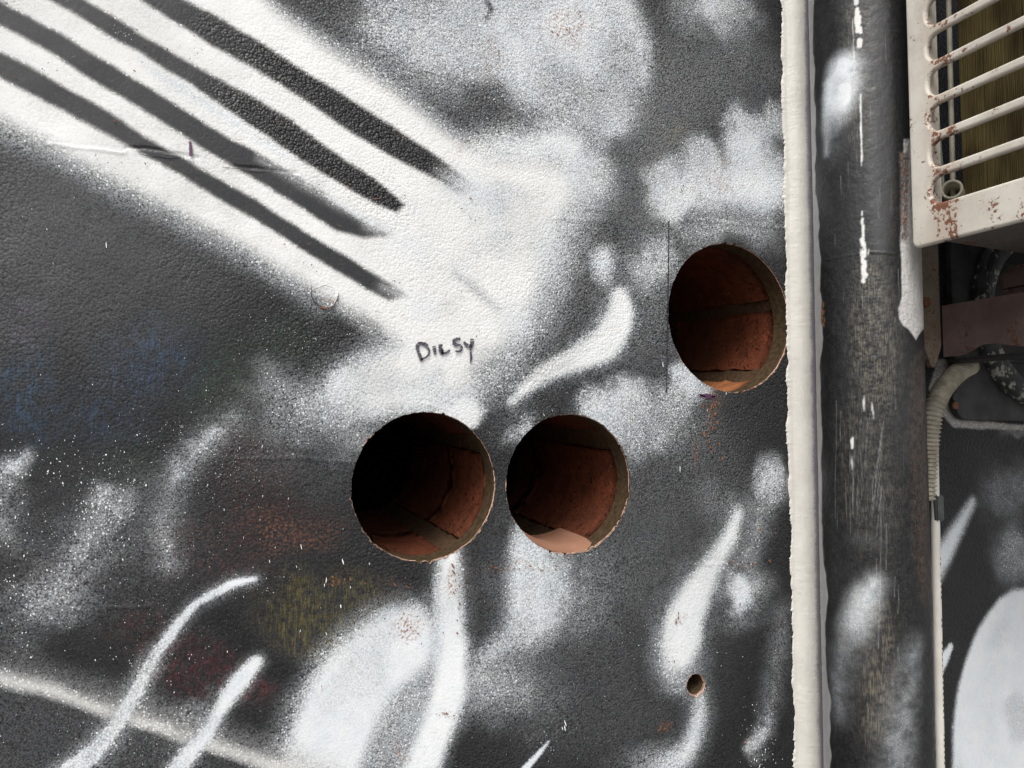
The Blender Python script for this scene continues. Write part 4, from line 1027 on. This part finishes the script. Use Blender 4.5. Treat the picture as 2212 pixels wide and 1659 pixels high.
o = mesh_obj('throat', np.c_[VX+.089*np.cos(th), np.full(48, -.0129), VZ+.089*np.sin(th)], [tuple(range(48))], M['dark']); reparent(o, vent)
for i in range(5):
    zl = VZ-.06+i*.03; hw = math.sqrt(.086**2-(zl-VZ)**2)
    box('louvre', (VX-hw, -.017, zl-.0015), (VX+hw, -.0135, zl+.0015), M['dark'], vent)
p = on_y([(2061,876)], -.0125)[0]; vs, f_ = tube_mesh([(p[0],-.0125,p[2]),(p[0],-.0150,p[2])], .0045, 14); o = mesh_obj('screw', vs, f_, M['flake']); reparent(o, vent)
p2 = (p[0]+.003, p[2]+.010); vs, f_ = tube_mesh([(p2[0],-.0122,p2[1]),(p2[0],-.0127,p2[1])], .005, 14); o = mesh_obj('screw_hole', vs, f_, M['ink']); reparent(o, vent)

# ------------------------------------------------------------------ ribbed drain hose and pale cable
hp = [(2095,790),(2075,800),(2050,822),(2030,850),(2016,885),(2010,920),(2006,960),(2002,1010),(1998,1080)]
hy = [-.030,-.034,-.036,-.036,-.034,-.030,-.026,-.022,-.020]
path = np.array([on_y([p], y)[0] for p, y in zip(hp, hy)])
s_ = np.r_[0, np.cumsum(np.linalg.norm(np.diff(path, axis=0), axis=1))]
n = int(s_[-1]/.0006); t = np.linspace(0, s_[-1], n)
path = np.c_[[np.interp(t, s_, path[:,i]) for i in range(3)]].T
for _ in range(3):
    for i in range(3): path[12:-12,i] = np.convolve(path[:,i], np.ones(25)/25, 'valid')
rad = .0098+.0011*np.sign(np.sin(t*2*math.pi/.0047))*np.abs(np.sin(t*2*math.pi/.0047))**.6
vs, f_ = tube_mesh(path, rad, 24)
hose = mesh_obj('drain_hose', vs, f_, M['hose'], None, True)
tag(hose, 'ivory ribbed drain hose bending down behind the black downpipe', 'hose')
cb = np.array([on_y([p], -.012)[0] for p in ((2017,945),(2020,1100),(2026,1400),(2031,1659),(2034,1800))])
cable = empty('cable', (cb[-1,0], -.012, .1), 'straight pale cable with printed marks emerging beside the downpipe foot', 'cable')
vs, f_ = tube_mesh([cb[0], *cb[1:], (cb[-1,0], -.012, .02)], .0047, 20); o = mesh_obj('cable_sheath', vs, f_, M['cable'], None, True); reparent(o, cable)
vs, f_ = [], []
for zc_ in np.arange(cb[1,2]-.05, cb[3,2], -.0062):
    if rng.random() < .2: continue
    xc = np.interp(zc_, cb[::-1,2], cb[::-1,0]); a = math.radians(-80); b = len(vs)
    L_ = rng.uniform(.0014, .0036)
    for aa, dz in ((a-.12, 0), (a+.14, 0), (a+.14, L_), (a-.12, L_)):
        vs.append((xc+.0049*math.cos(aa), -.012+.0049*math.sin(aa), zc_+dz))
    f_.append((b, b+1, b+2, b+3))
p = on_y([(2022,1095)], -.012)[0]
box('cable_clip', (p[0]-.006, -.0178, p[2]-.016), (p[0]+.0065, -.0025, p[2]+.014), M['clip'], cable, .0015)
o = mesh_obj('cable_print', vs, f_, M['ink']); reparent(o, cable); o['kind'] = 'stuff'
